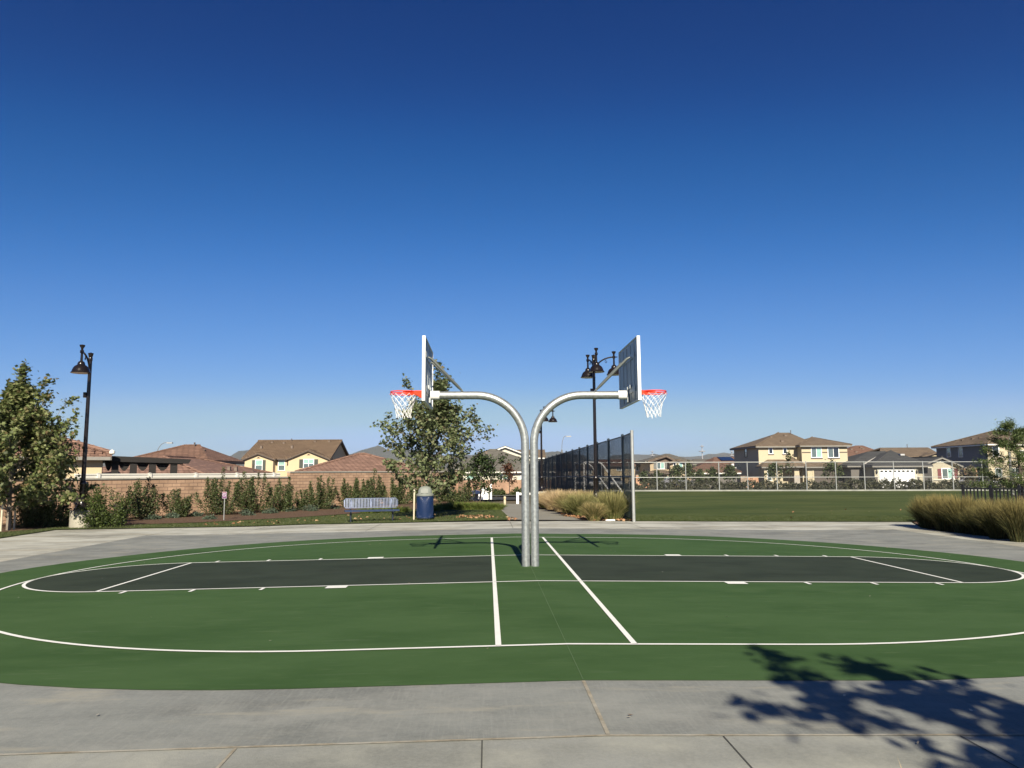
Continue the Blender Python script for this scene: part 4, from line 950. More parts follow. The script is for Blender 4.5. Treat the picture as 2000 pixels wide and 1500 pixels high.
def house_right():
    h = House('house', 'two-storey cream house, sides coloured dark for shade, with hipped roof at the right edge, behind the pine', 1960, 104)
    ze = h.Z(866.5, 1931); xl = h.X(1931.5); xr = xl+13
    dep = 12.5; h.wall(xl, xr, .06, dep, ze-.1, mat('stucco_side_shade', (.2,.2,.2), .9, 0, .06, .6, .2, 30)); h.wall(xl-.002, xr, 0, .058, ze-.1, Y_cream)  # side walls coloured dark to carry their shade; cream skin on the front
    zr = h.Z(842, 1955, 6.2); P = (h.X(1947,6.2),6.4,zr); Q = (h.X(1972,6.2),6.4,zr)
    h.roof(xl-.5, xr+.5, -.4, dep+.5, ze, P, Q, T_tan, M_fascw)
    zp = h.Z(854, 1941, 1); xm = h.X(1942,0)
    h.roof(xl-.45, h.X(1957,-1), -.9, 2.8, ze+.02, (xm,.8,zp), (xm,2.7,zp), T_tan, M_fascw, along='y')
    h.ridge_caps([(P,Q),((xl-.5,dep+.5,ze),P),((xl-.5,-.4,ze),P)], T_tan, .1)
    h.window(3.4+5.8, h.Z(892,1858,9.4), .85, 1.35, xl, face='l', pane=[P_dark,P_teal], mull=0, sash=True); h.window(6.2, h.Z(892,1881,6.4), .9, 1.35, xl, face='l', pane=P_mid, mull=0)
    W(h,1942.5,1953,872,890,0,pane=P_dark,mull=0,fw=.12); W(h,1996,2006,881,890,0,pane=P_dark,mull=0,fw=.12); W(h,1944,1956,915,932,0,pane=P_mid,mull=1); W(h,1975,1990,915,932,0,pane=P_mid,mull=1)
    build('trim_band', MB().box(xl-.02,xr,-.06,-.001,h.Z(893.5,1950)-.08,h.Z(893.5,1950)), Y_white, h.root)
    rf = h.done(); vent(h, h.X(1957,6), 6, zr+.02, rf, .35)
    for u, t in ((1895,6),(1910,4.6),(1902,2.6)): vent(h, xl+1.3+t*.15, 11-t, ze+.62+.05*t, rf, .35)
house_right()

# garden walls between the houses
M_bgar = mat_brick('garden_block', (.48,.27,.17),(.42,.235,.145),(.3,.19,.13),.42,.2,.014,.9,.4,axis='x')
def gwall(u0, u1, vt, D, label, pil=False):
    a = onground(u0, D); b = onground(u1, D); r = empty('garden_wall', a, -YAW); L = (b-a).length; zt = at(u0, vt, D).z-a.z; tag(r, label, 'wall', 'block garden walls between the houses')
    build('wall', MB().box(0, L, 0, .2, -.5, zt), M_bgar, r); build('cap', MB().box(-.03, L+.03, -.03, .23, zt+.001, zt+.07), M_cap, r)
    if pil: build('pilaster', MB().box(-.75, -.001, -.2, .5, -.5, zt+.12).box(-.8,.03,-.25,.55,zt+.121,zt+.2), mat_brick('ledger_stone_tan', (.4,.32,.24),(.28,.22,.17),(.14,.11,.09),.3,.1,.012,.9,.8,noise=.4), r)
gwall(1242,1268,928.5,99,'tan block garden wall in front of the yellow house left of the tan two-storey house')
gwall(1457,1481,932.5,99,'tan block garden wall with stone pilaster beside the big cream house', True)
gwall(1884,1909,914.5,100,'orange block garden wall between grey-roofed house and the right-edge house')
for a, b, lab in ((1667,1677,'small white vinyl gate panel right of the big cream house'),):
    p = onground(a, 101); q = onground(b, 101); r = empty('vinyl_fence', p, -YAW); tag(r, lab, 'fence'); L = (q-p).length
    build('panel', MB().box(0,L,0,.05,0,1.85), M_vinyl, r); build('post', MB().box(L+.002,L+.15,-.05,.1,0,2.1), M_vinyl, r)

# ------------------------------------------------------------------ vegetation
def leafmesh(pts, size, shape='oval', upb=.4, szv=.35, out=None, rng=RNG):
    """numpy: one small polygon per point, random facing with an upward bias"""
    n = len(pts); pts = np.asarray(pts)
    nr = rng.normal(size=(n,3)); nr[:,2] = np.abs(nr[:,2])+upb
    if out is not None: nr += out*.8
    nr /= np.linalg.norm(nr, axis=1)[:,None]
    t = rng.normal(size=(n,3)); t -= nr*(t*nr).sum(1)[:,None]; t /= np.linalg.norm(t, axis=1)[:,None]; b = np.cross(nr, t)
    if shape == 'lobed': P = [(0,-.5),(.18,-.32),(.5,-.28),(.3,-.02),(.46,.3),(.16,.22),(0,.55),(-.16,.22),(-.46,.3),(-.3,-.02),(-.5,-.28),(-.18,-.32)]
    elif shape == 'oval': P = [(0,-.5),(.2,-.2),(.22,.15),(0,.5),(-.22,.15),(-.2,-.2)]
    elif shape == 'needle': P = [(-.11,-.5),(.11,-.5),(.05,.5),(-.05,.5)]
    else: P = [(-.5,0),(0,-.35),(.5,0),(0,.35)]
    s = size*(1+szv*rng.uniform(-1,1,n)); V = np.zeros((n,len(P),3))
    for i, (a, c) in enumerate(P): V[:,i] = pts+t*(a*s)[:,None]+b*(c*s)[:,None]+nr*(-.25*s*abs(a))[:,None]
    k = len(P); F_ = np.arange(n*k).reshape(n,k)
    return V.reshape(-1,3), F_
def cl(name, V, F_, m, parent): return cloud(name, V.tolist(), F_.tolist(), m, parent)
LF_syc = mat_leaf('sycamore_leaf', [(.05,.064,.022),(.085,.108,.034),(.125,.158,.052),(.19,.225,.085),(.24,.25,.11),(.15,.105,.05)], .32)
LF_tree2 = mat_leaf('sycamore_leaf_paler', [(.05,.064,.026),(.09,.115,.046),(.145,.18,.08),(.22,.25,.125),(.14,.11,.06)], .32)
LF_shrub = mat_leaf('shrub_leaf', [(.03,.045,.015),(.045,.065,.02),(.07,.095,.03),(.1,.125,.045),(.09,.07,.035)], .2)
LF_round = mat_leaf('bright_shrub_leaf', [(.035,.055,.014),(.06,.085,.02),(.1,.13,.03)], .3)
LF_blue = mat_leaf('groundcover_leaf', [(.045,.07,.045),(.07,.1,.065),(.1,.13,.085)], .2)
LF_dark = mat_leaf('dark_bush_leaf', [(.03,.036,.02),(.05,.055,.032),(.075,.08,.045),(.11,.1,.06)], .15)
LF_red = mat_leaf('bronze_leaf', [(.08,.035,.02),(.12,.05,.03),(.09,.07,.03)], .2)
LF_pine = mat_leaf('pine_needles', [(.04,.06,.02),(.08,.115,.035),(.14,.18,.06)], .2)
M_bark = mat('bark', (.2,.17,.13), .9, 0, .3, 12, .6, 30)
M_bark2 = mat('dark_bark', (.06,.045,.035), .9, 0, .3, 12, .6, 30)
def bez(a, b, c, n): return [a*(1-t)**2+b*2*t*(1-t)+c*t*t for t in np.linspace(0,1,n)]
def tree(name, base, H, env, label, cat='tree', nlimb=26, nleaf=5000, leaf=.15, shape='lobed', m=LF_syc, bark=M_bark, trunk_r=.07, lean=(0,0), first=.2, seed=1, elev=50, group=None, spread=.2, tips=(), twig=5, clump=1.0):
    """young tree: straight leader, ascending limbs reaching an envelope env(t)->(radius), leaves gathered round twigs"""
    rng = np.random.default_rng(seed); root = empty(name, base); tag(root, label, cat, group)
    mb = MB(); top = np.array([lean[0], lean[1], H])
    tr = [np.array([lean[0]*t+.05*math.sin(5*t+seed), lean[1]*t+.05*math.cos(4*t), H*t]) for t in np.linspace(0,1,12)]
    mb.tube([tuple(p) for p in tr], [trunk_r*(1-.93*t) for t in np.linspace(0,1,12)], 8)
    anchors = []
    def at_t(t): i = min(10, int(t*11)); return tr[i]+(tr[i+1]-tr[i])*(t*11-i)
    jobs = []
    for i in range(nlimb):
        tt = first+(.97-first)*((i+.5)/nlimb)**.85; az = i*2.4+rng.uniform(-.4,.4); R = env(tt, az)*rng.uniform(.72,1.08); jobs.append((tt, az, R))
    for tt, az, R, up in [(a,b,c,None) for a,b,c in jobs]+list(tips):
        s0 = at_t(max(.12, tt-.12)) if up is None else at_t(tt); d = np.array([math.cos(az), math.sin(az), 0.])
        rise = R*math.tan(math.radians(elev))*.62 if up is None else up
        end = s0+d*R+np.array([0,0,rise]); 
        if up is None: end[2] = min(end[2], H*1.0)
        mid = s0+d*R*.62+np.array([0,0,rise*.32]); pts = bez(s0, mid, end, 7); L = np.linalg.norm(end-s0)
        mb.tube([tuple(p) for p in pts], [max(.004, trunk_r*.36*(1-.85*k/6)) for k in range(7)], 5)
        for k in range(2, 7): anchors.append((pts[k], .6+.4*(k/6)))
        for q in range(twig):
            k = rng.integers(2, 7); p = pts[k]; dd = d*rng.uniform(.1,.9)+rng.normal(size=3)*.55; dd[2] = abs(dd[2])*.9+.25; dd /= np.linalg.norm(dd)
            l2 = rng.uniform(.22,.5)*max(.5, min(R, 1.6)); e = p+dd*l2; mb.tube([tuple(p), tuple((p+e)/2+[0,0,-.02]), tuple(e)], [.008,.006,.003], 4, False)
            for w in (.4,.7,1): anchors.append((p+(e-p)*w, 1.))
    for t in np.linspace(.72,1,9): anchors += [(at_t(min(.999,t)), 1.)]*4
    P = np.array([a for a, _ in anchors]); n = nleaf; idx = rng.integers(0, len(P), n)
    pts = P[idx]+rng.normal(size=(n,3))*spread*clump*np.array([1,1,.9])*rng.uniform(.3,1,n)[:,None]
    pts = pts[pts[:,2] > H*first*.45]
    ctr = np.array([lean[0]*.6, lean[1]*.6, H*.5]); out = pts-ctr; out /= np.linalg.norm(out, axis=1)[:,None]+1e-6
    V, F_ = leafmesh(pts, leaf, shape, .3, .35, out*.6, rng)
    build('trunk', mb, bark, root, True); cl('crown', V, F_, m, root); return root
def prof(pairs):
    xs = [a for a, _ in pairs]; ys = [b for _, b in pairs]; return lambda t, az: float(np.interp(t, xs, ys))
# leafy tree behind the left hoop
tb = onground(838, 28.6)
tree('sycamore_tree', tb, 5.8, prof([(0,.6),(.2,1.25),(.38,1.8),(.55,1.6),(.66,1.1),(.76,.55),(.86,.25),(1,.06)]), 'young leafy sycamore tree behind the left hoop and the blue trash can', nlimb=50, nleaf=13500, leaf=.112, m=LF_tree2, seed=4, first=.16, lean=(.3,0), spread=.15, tips=[(.55,3.0,.95,1.75),(.5,3.6,2.05,.5),(.5,.1,1.0,1.6),(.8,.1,.3,.5)], trunk_r=.055)
for dx in (-.55,):
    st = empty('tree_stake', onground(809, 27.6)); tag(st, 'pale wooden stake standing in the grass just left of the trash can', 'stake'); build('pole', MB().tube([(0,0,-.1),(.01,0,1.1)], .03, 8), mat('pale_stake', (.55,.49,.36), .8), st, True); build('tie', MB().lathe([(.034,1.0),(.036,1.01),(.036,1.03),(.034,1.04)], 8), M_black, st, True)
# left tree
tl = gnd(13, 1038)
tree('sycamore_tree', tl, 5.2, prof([(0,.7),(.15,1.4),(.32,1.75),(.48,1.55),(.6,1.1),(.72,.8),(.82,.4),(.92,.22),(1,.08)]), 'large leafy sycamore tree at the left edge beside the lamp post', nlimb=60, nleaf=22000, leaf=.115, m=LF_syc, seed=9, first=.13, lean=(.12,0), spread=.13, tips=[(.5,.0,.8,2.0),(.5,-.3,1.15,1.6),(.42,.2,1.35,1.75),(.4,.1,1.55,1.1),(.3,0,1.6,.5),(.18,0.2,1.8,0),(.5,3.0,.9,1.9),(.2,.9,2.0,.2)], trunk_r=.075)
for u, v, hh, lab in ((1,1040,1.0,'pale wooden stake left of the sycamore trunk at the left edge'),(27,1036,.75,'short pale stake right of the sycamore trunk at the left edge')):
    p = gnd(u, v); st = empty('tree_stake', p); tag(st, lab, 'stake'); build('pole', MB().tube([(0,0,-.1),(0,0,hh)], .028, 8), MATS['pale_stake'], st, True); build('tip', MB().lathe([(.028,hh+.001),(.02,hh+.02),(0,hh+.03)], 8), MATS['pale_stake'], st, True)

def shrub(base, h, w, label, m=LF_shrub, shoots=16, leaf=.055, n=1500, seed=1, name='shrub', group='shrubs along the block wall', dens=1., roundish=False):
    rng = np.random.default_rng(seed); root = empty(name, base); tag(root, label, 'shrub', group); mb = MB(); pts = []
    for i in range(shoots):
        az = rng.uniform(0,2*PI); r = w/2*math.sqrt(rng.uniform(0.02,1)); hh = h*(rng.uniform(.55,1.0) if i else 1.0)*(1-.38*(r/(w/2))**1.6)
        if roundish: hh = h*math.sqrt(max(.1, 1-(r/(w/2))**2))*rng.uniform(.85,1)
        b = np.array([r*.3*math.cos(az), r*.3*math.sin(az), 0]); e = np.array([r*math.cos(az), r*math.sin(az), hh]); mid = (b+e)/2+np.array([r*.25*math.cos(az), r*.25*math.sin(az), -.05*h])
        c = bez(b, mid, e, 6); mb.tube([tuple(p) for p in c], [.012,.011,.009,.007,.005,.003], 4, False)
        k = int(n/shoots); t = rng.uniform(.08,1,k)**.85; q = np.array([b*(1-x)**2+mid*2*x*(1-x)+e*x*x for x in t])
        q += rng.normal(size=(k,3))*(.035+.10*(1-t)[:,None]*min(1,h))*np.array([1,1,.6])*(1.6 if roundish else 1); pts.append(q)
    pts = np.concatenate(pts); pts = pts[pts[:,2] > .02]
    V, F_ = leafmesh(pts, leaf, 'oval', .15, .35, None, rng); build('stems', mb, M_bark2, root, True); cl('foliage', V, F_, m, root); return root
def wall_spot(u, off):     # a place in front of the block wall at the column u
    s = S_AT(u); p = WALL.matrix_basis @ Vector((s, -off, 0)); 
    # slide along the wall so that it stays under column u
    for _ in range(6):
        d = p-CAM; uu = 1000+F_PX*d.dot(_R)/(d.dot(FH))/math.cos(PITCH)*1.0; s += (u-uu)*.02; p = WALL.matrix_basis @ Vector((s, -off, 0))
    return Vector((p.x, p.y, zg(p.x, p.y)))
SH = [ # u, top v, width px, kind, label
 (60,968,70,'s','dark shrub under the left edge sycamore, left of the lamp footing'),
 (118,962,60,'s','shrub between the left sycamore and the lamp post'),
 (205,957,88,'r','bright green rounded shrub just right of the lamp footing'),
 (283,936,66,'s','tall spiky shrub under the patio cover'),
 (350,953,42,'s','short narrow shrub between the lamp post and the small sign'),
 (430,925,64,'s','tall shrub directly behind the small sign post'),
 (498,922,66,'s','tallest upright shrub below the left gable of the yellow house'),
 (556,937,50,'s','shrub below the single centre window of the yellow house'),
 (588,968,12,'s','tiny thin shrub below the step of the block wall'),
 (622,928,56,'s','wide candelabra-shaped shrub where the wall becomes taller'),
 (690,930,58,'s','shrub behind the left half of the bench'),
 (724,920,40,'s','tall shrub behind the right half of the bench'),
 (768,936,54,'s','shrub with thin shoots behind the right end of the bench'),
 (818,945,44,'s','shrub behind the stake and trash can'),
 (868,955,40,'s','low shrub just right of the trash can')]
for i, (u, vt, wp, k, lab) in enumerate(SH):
    b = wall_spot(u, 1.9 if k == 's' else 2.6); 
    if u < 130: b = onground(u, 25.8)
    if u == 205: b = onground(u, 25.8)
    D = (b-CAM).dot(FH); h = at(u, vt, D).z-b.z; w = wp*D/F_PX*1.12
    shrub(b, h*random.uniform(1.08,1.26), w*1.22, lab, LF_round if k == 'r' else LF_shrub, 20 if k == 's' and w > .5 else (30 if k == 'r' else 4), .05+.0007*D, int((6400 if k == 's' else 7000)*max(.12, min(1.4, w/1.6))), 20+i, roundish=(k == 'r'))
SH2 = [(905,935,62,47,'brownish shrub in front of the stone pilaster at the end of the wall'),(890,958,36,44,'low dark shrub left of the small dark tree')]
for i, (u, vt, wp, D, lab) in enumerate(SH2):
    b = onground(u, D); shrub(b, at(u, vt, D).z-b.z, wp*D/F_PX, lab, LF_shrub, 20, .09, 2200, 60+i)
GC = [(383,1010,26,'low blue-green groundcover plant left of the small sign'),(300,1016,26,'low groundcover plant below the tall spiky shrub'),(482,1008,30,'low blue-green plant just right of the small sign'),(528,1004,30,'low groundcover plant in the mulch below the yellow house gable'),(566,1000,28,'low blue-green plant below the centre window of the yellow house'),(606,999,34,'low groundcover plant under the step of the wall'),(647,995,30,'low groundcover plant left of the bench'),(336,1013,26,'low groundcover plant between two shrubs left of the sign'),(410,1016,20,'small groundcover plant against the sign post')]
for i, (u, v, wp, lab) in enumerate(GC):
    b = gnd(u, v); D = (b-CAM).dot(FH); w = wp*D/F_PX; shrub(b, w*.42, w, lab, LF_blue, 22, .07, 650, 80+i, 'groundcover_plant', 'low groundcover plants in the mulch', roundish=True)

# small trees and bushes near the road
tree('tree', onground(938, 47), 3.15, prof([(0,.3),(.3,.9),(.55,1.15),(.8,.7),(1,.2)]), 'small dark drooping tree left of the hoop poles in front of the white house', nlimb=26, nleaf=2600, leaf=.17, shape='oval', m=mat_leaf('dark_green_leaf',[(.018,.03,.012),(.03,.05,.016),(.05,.075,.02)],.15), bark=M_bark2, seed=31, first=.3, lean=(.1,0), tips=[(.75,.05,2.0,.15),(.7,.0,1.4,.25)], elev=20, trunk_r=.045)
tree('tree', onground(994, 63), 2.75, prof([(0,.3),(.4,.5),(.7,.5),(1,.15)]), 'little bronze-leaved multi-stem tree in front of the brick wainscot', nlimb=14, nleaf=700, leaf=.2, shape='oval', m=LF_red, bark=M_bark2, seed=32, first=.45, trunk_r=.04)
for u, D, wp, vt, lab in ((958,61.5,34,952,'clipped green hedge bush left of the bronze-leaved tree'),(975,62.5,26,953,'clipped green bush directly left of the bronze-leaved tree'),(1009,62,22,950,'dark green bush right of the bronze-leaved tree'),(1022,62,26,951,'green bush behind the hoop poles')):
    b = onground(u, D); shrub(b, max(.7, at(u, vt, D).z-b.z), wp*D/F_PX, lab, LF_shrub, 26, .14, 900, int(u), 'bush', 'bushes across the road', roundish=True)
drape('planting_bed', [xy(onground(u,D)) for u, D in ((860,61.1),(1030,61.1),(1034,75),(850,75))], M_mulch, .08, 3)

# ornamental grasses
def blades(n, h, rbase, spread, wid, seed, droop=.35):
    rng = np.random.default_rng(seed); V = []; F_ = []
    az = rng.uniform(0,2*PI,n); rb = rbase*np.sqrt(rng.uniform(0,1,n)); out = spread*rng.uniform(.15,1,n)**1.0; hh = h*rng.uniform(.55,1.02,n)*(1-.35*(out/spread)**2)
    aw = rng.uniform(0,2*PI,n); az2 = az+rng.normal(size=n)*.35
    for i in range(n):
        c, s = math.cos(az[i]), math.sin(az[i]); c2, s2 = math.cos(az2[i]), math.sin(az2[i]); b = np.array([rb[i]*c, rb[i]*s, -.02]); w = np.array([math.cos(aw[i]), math.sin(aw[i]), 0])*wid*.5
        o = len(V)
        for t in (0,.4,.75):
            p = b+np.array([c2*out[i]*(t**1.6), s2*out[i]*(t**1.6), hh[i]*(t*(1+droop*(1-t)))]); q = w*(1-.5*t); V += [tuple(p-q), tuple(p+q)]
        p = b+np.array([c2*out[i], s2*out[i], hh[i]]); V.append(tuple(p))
        F_ += [(o,o+1,o+3,o+2),(o+2,o+3,o+5,o+4),(o+4,o+5,o+6)]
    return V, F_
GR_tan = mat_leaf('dry_grass', [(.24,.2,.09),(.38,.29,.15),(.5,.38,.22),(.6,.47,.29)], .3, .7, (.0,.45,(.62,.47,.28),.5))
GR_green = mat_leaf('green_grass_clump', [(.09,.12,.035),(.15,.18,.055),(.22,.22,.08),(.33,.29,.13)], .25, .7, (.3,.9,(.36,.3,.13),.5))
GR_mix = mat_leaf('yellowing_grass_clump', [(.09,.11,.03),(.17,.17,.05),(.28,.23,.09),(.4,.31,.16)], .25, .7, (.2,.8,(.42,.32,.16),.45))
GR_dark = mat_leaf('olive_grass_base_shade', [(.014,.018,.006),(.03,.038,.01),(.06,.065,.018),(.13,.11,.04)], .12, .8, (.42,.98,(.3,.235,.085),.62))  # dry tips; near-black bases put the shade between clumps into the colour
def clump(b, h, w, label, m, n=700, seed=1, wid=.012, group=None):
    V, F_ = blades(n, h, w*.17, w*.52, wid, seed); o = cloud('ornamental_grass', V, F_, m); o.location = b; tag(o, label, 'grass clump', group); return o
CG = [ # u, base v, top v, w px, kind
 (1197,1015,957,62,'g','big green grass clump at the foot of the near fence post'),
 (1187,1009,962,52,'g','green grass clump just left of the near fence end'),
 (1160,1017,980,40,'m','straw-coloured front grass clump on the pavement corner below the lamp post'),
 (1136,1009,962,56,'g','green grass clump left of the straw-coloured front one'),
 (1174,1002,961,52,'m','yellow-green grass clump at the foot of the lamp post'),
 (1116,1005,960,52,'m','half-dry grass clump behind the leaf litter'),
 (1098,1000,957,52,'t','dry blond grass clump in the middle of the bed by the path'),
 (1080,996,956,46,'t','blond grass clump left of the middle of the path bed'),
 (1066,993,962,34,'m','half-dry grass clump near the right hoop pole'),
 (1055,989,966,28,'m','small grass clump nearest the right hoop pole'),
 (1130,994,957,50,'t','blond grass clump deep in the bed left of the lamp post'),
 (1150,996,958,52,'m','grass clump behind, between lamp post and fence'),
 (1108,988,961,38,'t','dry grass clump at the back of the bed along the fence'),
 (1088,984,962,32,'t','dry grass clump at the back of the bed near the distant lamp'),
 (1070,981,963,28,'m','furthest small grass clump of the path bed')]
for i, (u, v, vt, wp, k, lab) in enumerate(CG):
    b = gnd(u, v); D = (b-CAM).dot(FH); clump(b, (at(u, vt, D).z-b.z)*1.12, wp*D/F_PX*1.45, lab, {'g': GR_green, 't': GR_tan, 'm': GR_mix}[k], 1900, 200+i, .013+.0002*D, 'ornamental grasses beside the path')
RG = [(1813,1031,968,62,'first olive grass clump at the left end of the right-hand bed'),(1845,1036,966,66,'second olive grass clump of the right-hand bed, below the fence end'),(1880,1040,966,66,'olive grass clump below the first fence bay'),(1915,1045,975,66,'low grass clump in front, under the second fence bay'),(1950,1052,972,72,'bushy orange-tipped grass clump near the right edge'),(1990,1058,972,70,'orange-tipped grass clump cut by the right edge'),(1835,1022,965,56,'yellow-tipped grass clump behind the two leftmost ones'),(1868,1026,966,56,'yellow-tipped grass clump just left of the fence end, in the back row'),(1905,1030,968,60,'back-row grass clump against the black fence, left bay'),(1940,1036,970,60,'back-row grass clump against the black fence post'),(1978,1040,972,60,'back-row grass clump near the pine trunk'),(2030,1052,965,76,'grass clump just beyond the right edge')]
for i, (u, v, vt, wp, lab) in enumerate(RG):
    b = gnd(u, v); D = (b-CAM).dot(FH); clump(b, (at(u, vt, D).z-b.z)*random.uniform(.92,1.14), wp*D/F_PX*1.15, lab, GR_dark, 2400, 300+i, .011, 'ornamental grasses in the right-hand bed')
for i, (x, y) in enumerate(((13.3,4.6),(13.5,3.1),(13.9,1.7),(14.4,4.0))): clump(Vector((x,y,zg(x,y))), .98, 1.1, 'olive grass clump further along the right-hand bed, outside the picture', GR_dark, 2200, 350+i, .012, 'ornamental grasses in the right-hand bed')
# soft low grass left of the path
LG = [(866,996,14),(884,996,15),(902,996,15),(920,996,15),(938,996,15),(955,996,15),(969,996,13),(845,999,12),(780,1001,12),(750,1002,12),(720,1003,12)]
names = ['ahead of the small dark tree','second','third','fourth','fifth','sixth','at the path edge']
LL = ['soft green grass tuft just right of the trash can top shrub','soft grass tuft second right of the trash can','soft grass tuft third right of the trash can','soft grass tuft fourth right of the trash can','soft grass tuft below the small dark tree','soft grass tuft second from the path edge','soft grass tuft right at the path edge','soft grass tuft behind the trash can','soft grass tuft between bench and stake','soft grass tuft behind the right half of the bench','soft grass tuft behind the left half of the bench']
for i, (u, v, hp) in enumerate(LG):
    b = gnd(u, v); D = (b-CAM).dot(FH); V, F_ = blades(650, hp*D/F_PX*1.25, .28, .5, .016, 400+i, .5); o = cloud('grass_tuft', V, F_, mat_leaf('soft_grass', [(.07,.11,.02),(.12,.17,.03),(.2,.2,.06)], .25, .7)); o.location = b; o.scale = (1.1,.8,1); tag(o, LL[i], 'grass clump', 'soft grass tufts behind the lawn')
# near grass blades at the lower right corner of the view
drape('planting_bed', [(.2,-11.4),(4.5,-11.4),(4.5,-9.95),(.2,-9.95)], M_mulch, .02, 1.5)
clump(Vector((1.0,-10.3,zg(1,-10.3))), .55, .55, 'sparse dry grass clump at the lower right corner, mostly below the frame', GR_tan, 40, 555, .006)

# turf blades along the near lawn and field edge
def turf(name, quads, n, h, m, seed):
    rng = np.random.default_rng(seed); V = []; F_ = []
    for (A,B,C,D), k in zip(quads, n):
        for i in range(k):
            a, c = rng.uniform(), rng.uniform()**1.3; p = (Vector(A)*(1-a)+Vector(B)*a)*(1-c)+(Vector(D)*(1-a)+Vector(C)*a)*c; z = zg(p.x,p.y)+.015
            an = rng.uniform(0,2*PI); w = .006; hh = h*rng.uniform(.5,1.2); lx, ly = rng.normal()*.02, rng.normal()*.02; o = len(V)
            V += [(p.x-w*math.cos(an),p.y-w*math.sin(an),z),(p.x+w*math.cos(an),p.y+w*math.sin(an),z),(p.x+lx,p.y+ly,z+hh)]; F_.append((o,o+1,o+2))
    o = cloud(name, V, F_, m); o['kind'] = 'stuff'; tag(o, cat='grass'); return o
L_ = lambda *p: [xy(gnd(*q)) for q in p]
t1 = turf('lawn_grass', [L_((0,1051.5),(109,1035),(109,1033),(0,1042)), L_((109,1035),(400,1030),(400,1023),(109,1031.5)), L_((400,1030),(600,1024.5),(650,1008),(400,1022)), L_((600,1024.5),(790,1021),(790,1002),(650,1008)), L_((790,1021),(997,1015.5),(979,998),(790,1000))], [2500,6000,9000,9000,11000], .055, mat_leaf('lawn_blade', [(.045,.066,.018),(.065,.085,.026),(.11,.11,.045)], .2), 5)
t1['label'] = 'short green lawn grass between the pavement and the mulch bed'
t2 = turf('field_grass', [L_((1240,1017.6),(1500,1018.6),(1500,1008),(1240,1008)), L_((1500,1018.6),(1782,1019.4),(1782,1009),(1500,1008))], [16000,16000], .045, mat_leaf('field_blade', [(.04,.06,.015),(.055,.078,.022),(.085,.095,.035)], .2), 6)
t2['label'] = 'mown grass at the near edge of the sports field'
# fallen leaves
def litter(quads, n, seed):
    rng = np.random.default_rng(seed); pts = []
    for (A,B,C,D), k in zip(quads, n):
        for i in range(k):
            a, c = rng.uniform(), rng.uniform(); p = (Vector(A)*(1-a)+Vector(B)*a)*(1-c)+(Vector(D)*(1-a)+Vector(C)*a)*c; pts.append((p.x,p.y,zg(p.x,p.y)+.05))
    V, F_ = leafmesh(np.array(pts), .1, 'lobed', 1.2, .4, None, rng); o = cl('fallen_leaves', V, F_, mat_leaf('dry_leaf', [(.2,.09,.045),(.32,.16,.08),(.42,.25,.14),(.3,.22,.12)], .1), None); tag(o, 'dry brown fallen leaves scattered on lawn, path edge and beds', 'leaves', kind='stuff')
litter([L_((890,1014),(975,1014),(960,1008),(900,1008)), L_((820,1016),(890,1015),(890,1006),(820,1006)), L_((1100,1009),(1150,1017),(1135,1006),(1095,1002)), L_((985,1017),(1012,1016),(1005,1012),(988,1013)), L_((400,1028),(620,1022),(620,1014),(400,1022)), L_((640,1020),(800,1018),(800,1006),(640,1008)), L_((1480,1016),(1780,1017),(1780,995),(1480,995)), L_((1150,1018.5),(1240,1018.5),(1240,1016),(1150,1016))], [150,30,190,18,40,30,9,26], 3)

def specks():
    rng = np.random.default_rng(8); pts = []
    for i in range(46): x, y = rng.uniform(-9,9), rng.uniform(-8.4,8.5); pts.append((x, y, zg(x,y)+.024))
    for i in range(26): x, y = rng.uniform(-6,8), rng.uniform(-9.4,-7.4); pts.append((x, y, zg(x,y)+.02))
    V, F_ = leafmesh(np.array(pts), .028, 'oval', 3, .5, None, rng); o = cl('dry_bits', V, F_, mat_leaf('pale_bits', [(.12,.08,.05),(.3,.26,.18),(.45,.42,.36)], .1), None); tag(o, 'tiny pale dry leaf bits scattered on the court paint and concrete', 'leaves', kind='stuff')
specks()
# pine at the right
def pine(b, H, label):
    rng = np.random.default_rng(77); root = empty('pine_tree', b); tag(root, label, 'tree'); mb = MB(); tr = [np.array([.06*math.sin(4*t)-.08*t, 0, H*t]) for t in np.linspace(0,1,10)]
    mb.tube([tuple(p) for p in tr], [.075*(1-.85*t) for t in np.linspace(0,1,10)], 8); tufts = []
    for i in range(26):
        t = .2+.78*i/26; az = i*2.39+.6; p = tr[min(9,int(t*10))].copy(); p[2] = H*t; R = (1.55*(1-t)**.6*(.55+.45*math.sin(i*1.9)**2)+.2)*rng.uniform(.8,1.1)
        e = p+np.array([R*math.cos(az), R*math.sin(az), R*.35]); mid = (p+e)/2+np.array([0,0,-.1*R]); c = bez(p, mid, e, 6); mb.tube([tuple(q) for q in c], [.02,.017,.013,.01,.008,.005], 5, False)
        for k in range(2, 6):
            for j in range(2 if k < 4 else 4):
                q = c[k]+rng.normal(size=3)*np.array([.13,.13,.08])*(.5+R*.3); tufts.append(q); mb.tube([tuple(c[k]), tuple(q)], [.006,.003], 3, False)
    T = np.array(tufts); n = 17000; idx = rng.integers(0,len(T),n); pts = T[idx]+rng.normal(size=(n,3))*np.array([.085,.085,.06])
    V, F_ = leafmesh(pts, .085, 'needle', .5, .4, None, rng)
    Vr = V.reshape(-1,4,3); c = Vr.mean(1, keepdims=True); V = (c+(Vr-c)*1.0).reshape(-1,3)
    build('trunk', mb, M_bark2, root, True); cl('crown', V, F_, LF_pine, root)
pine(onground(1992, 27.5), 3.45, 'soft green pine-like tree with dark trunk behind the black fence at the right edge')

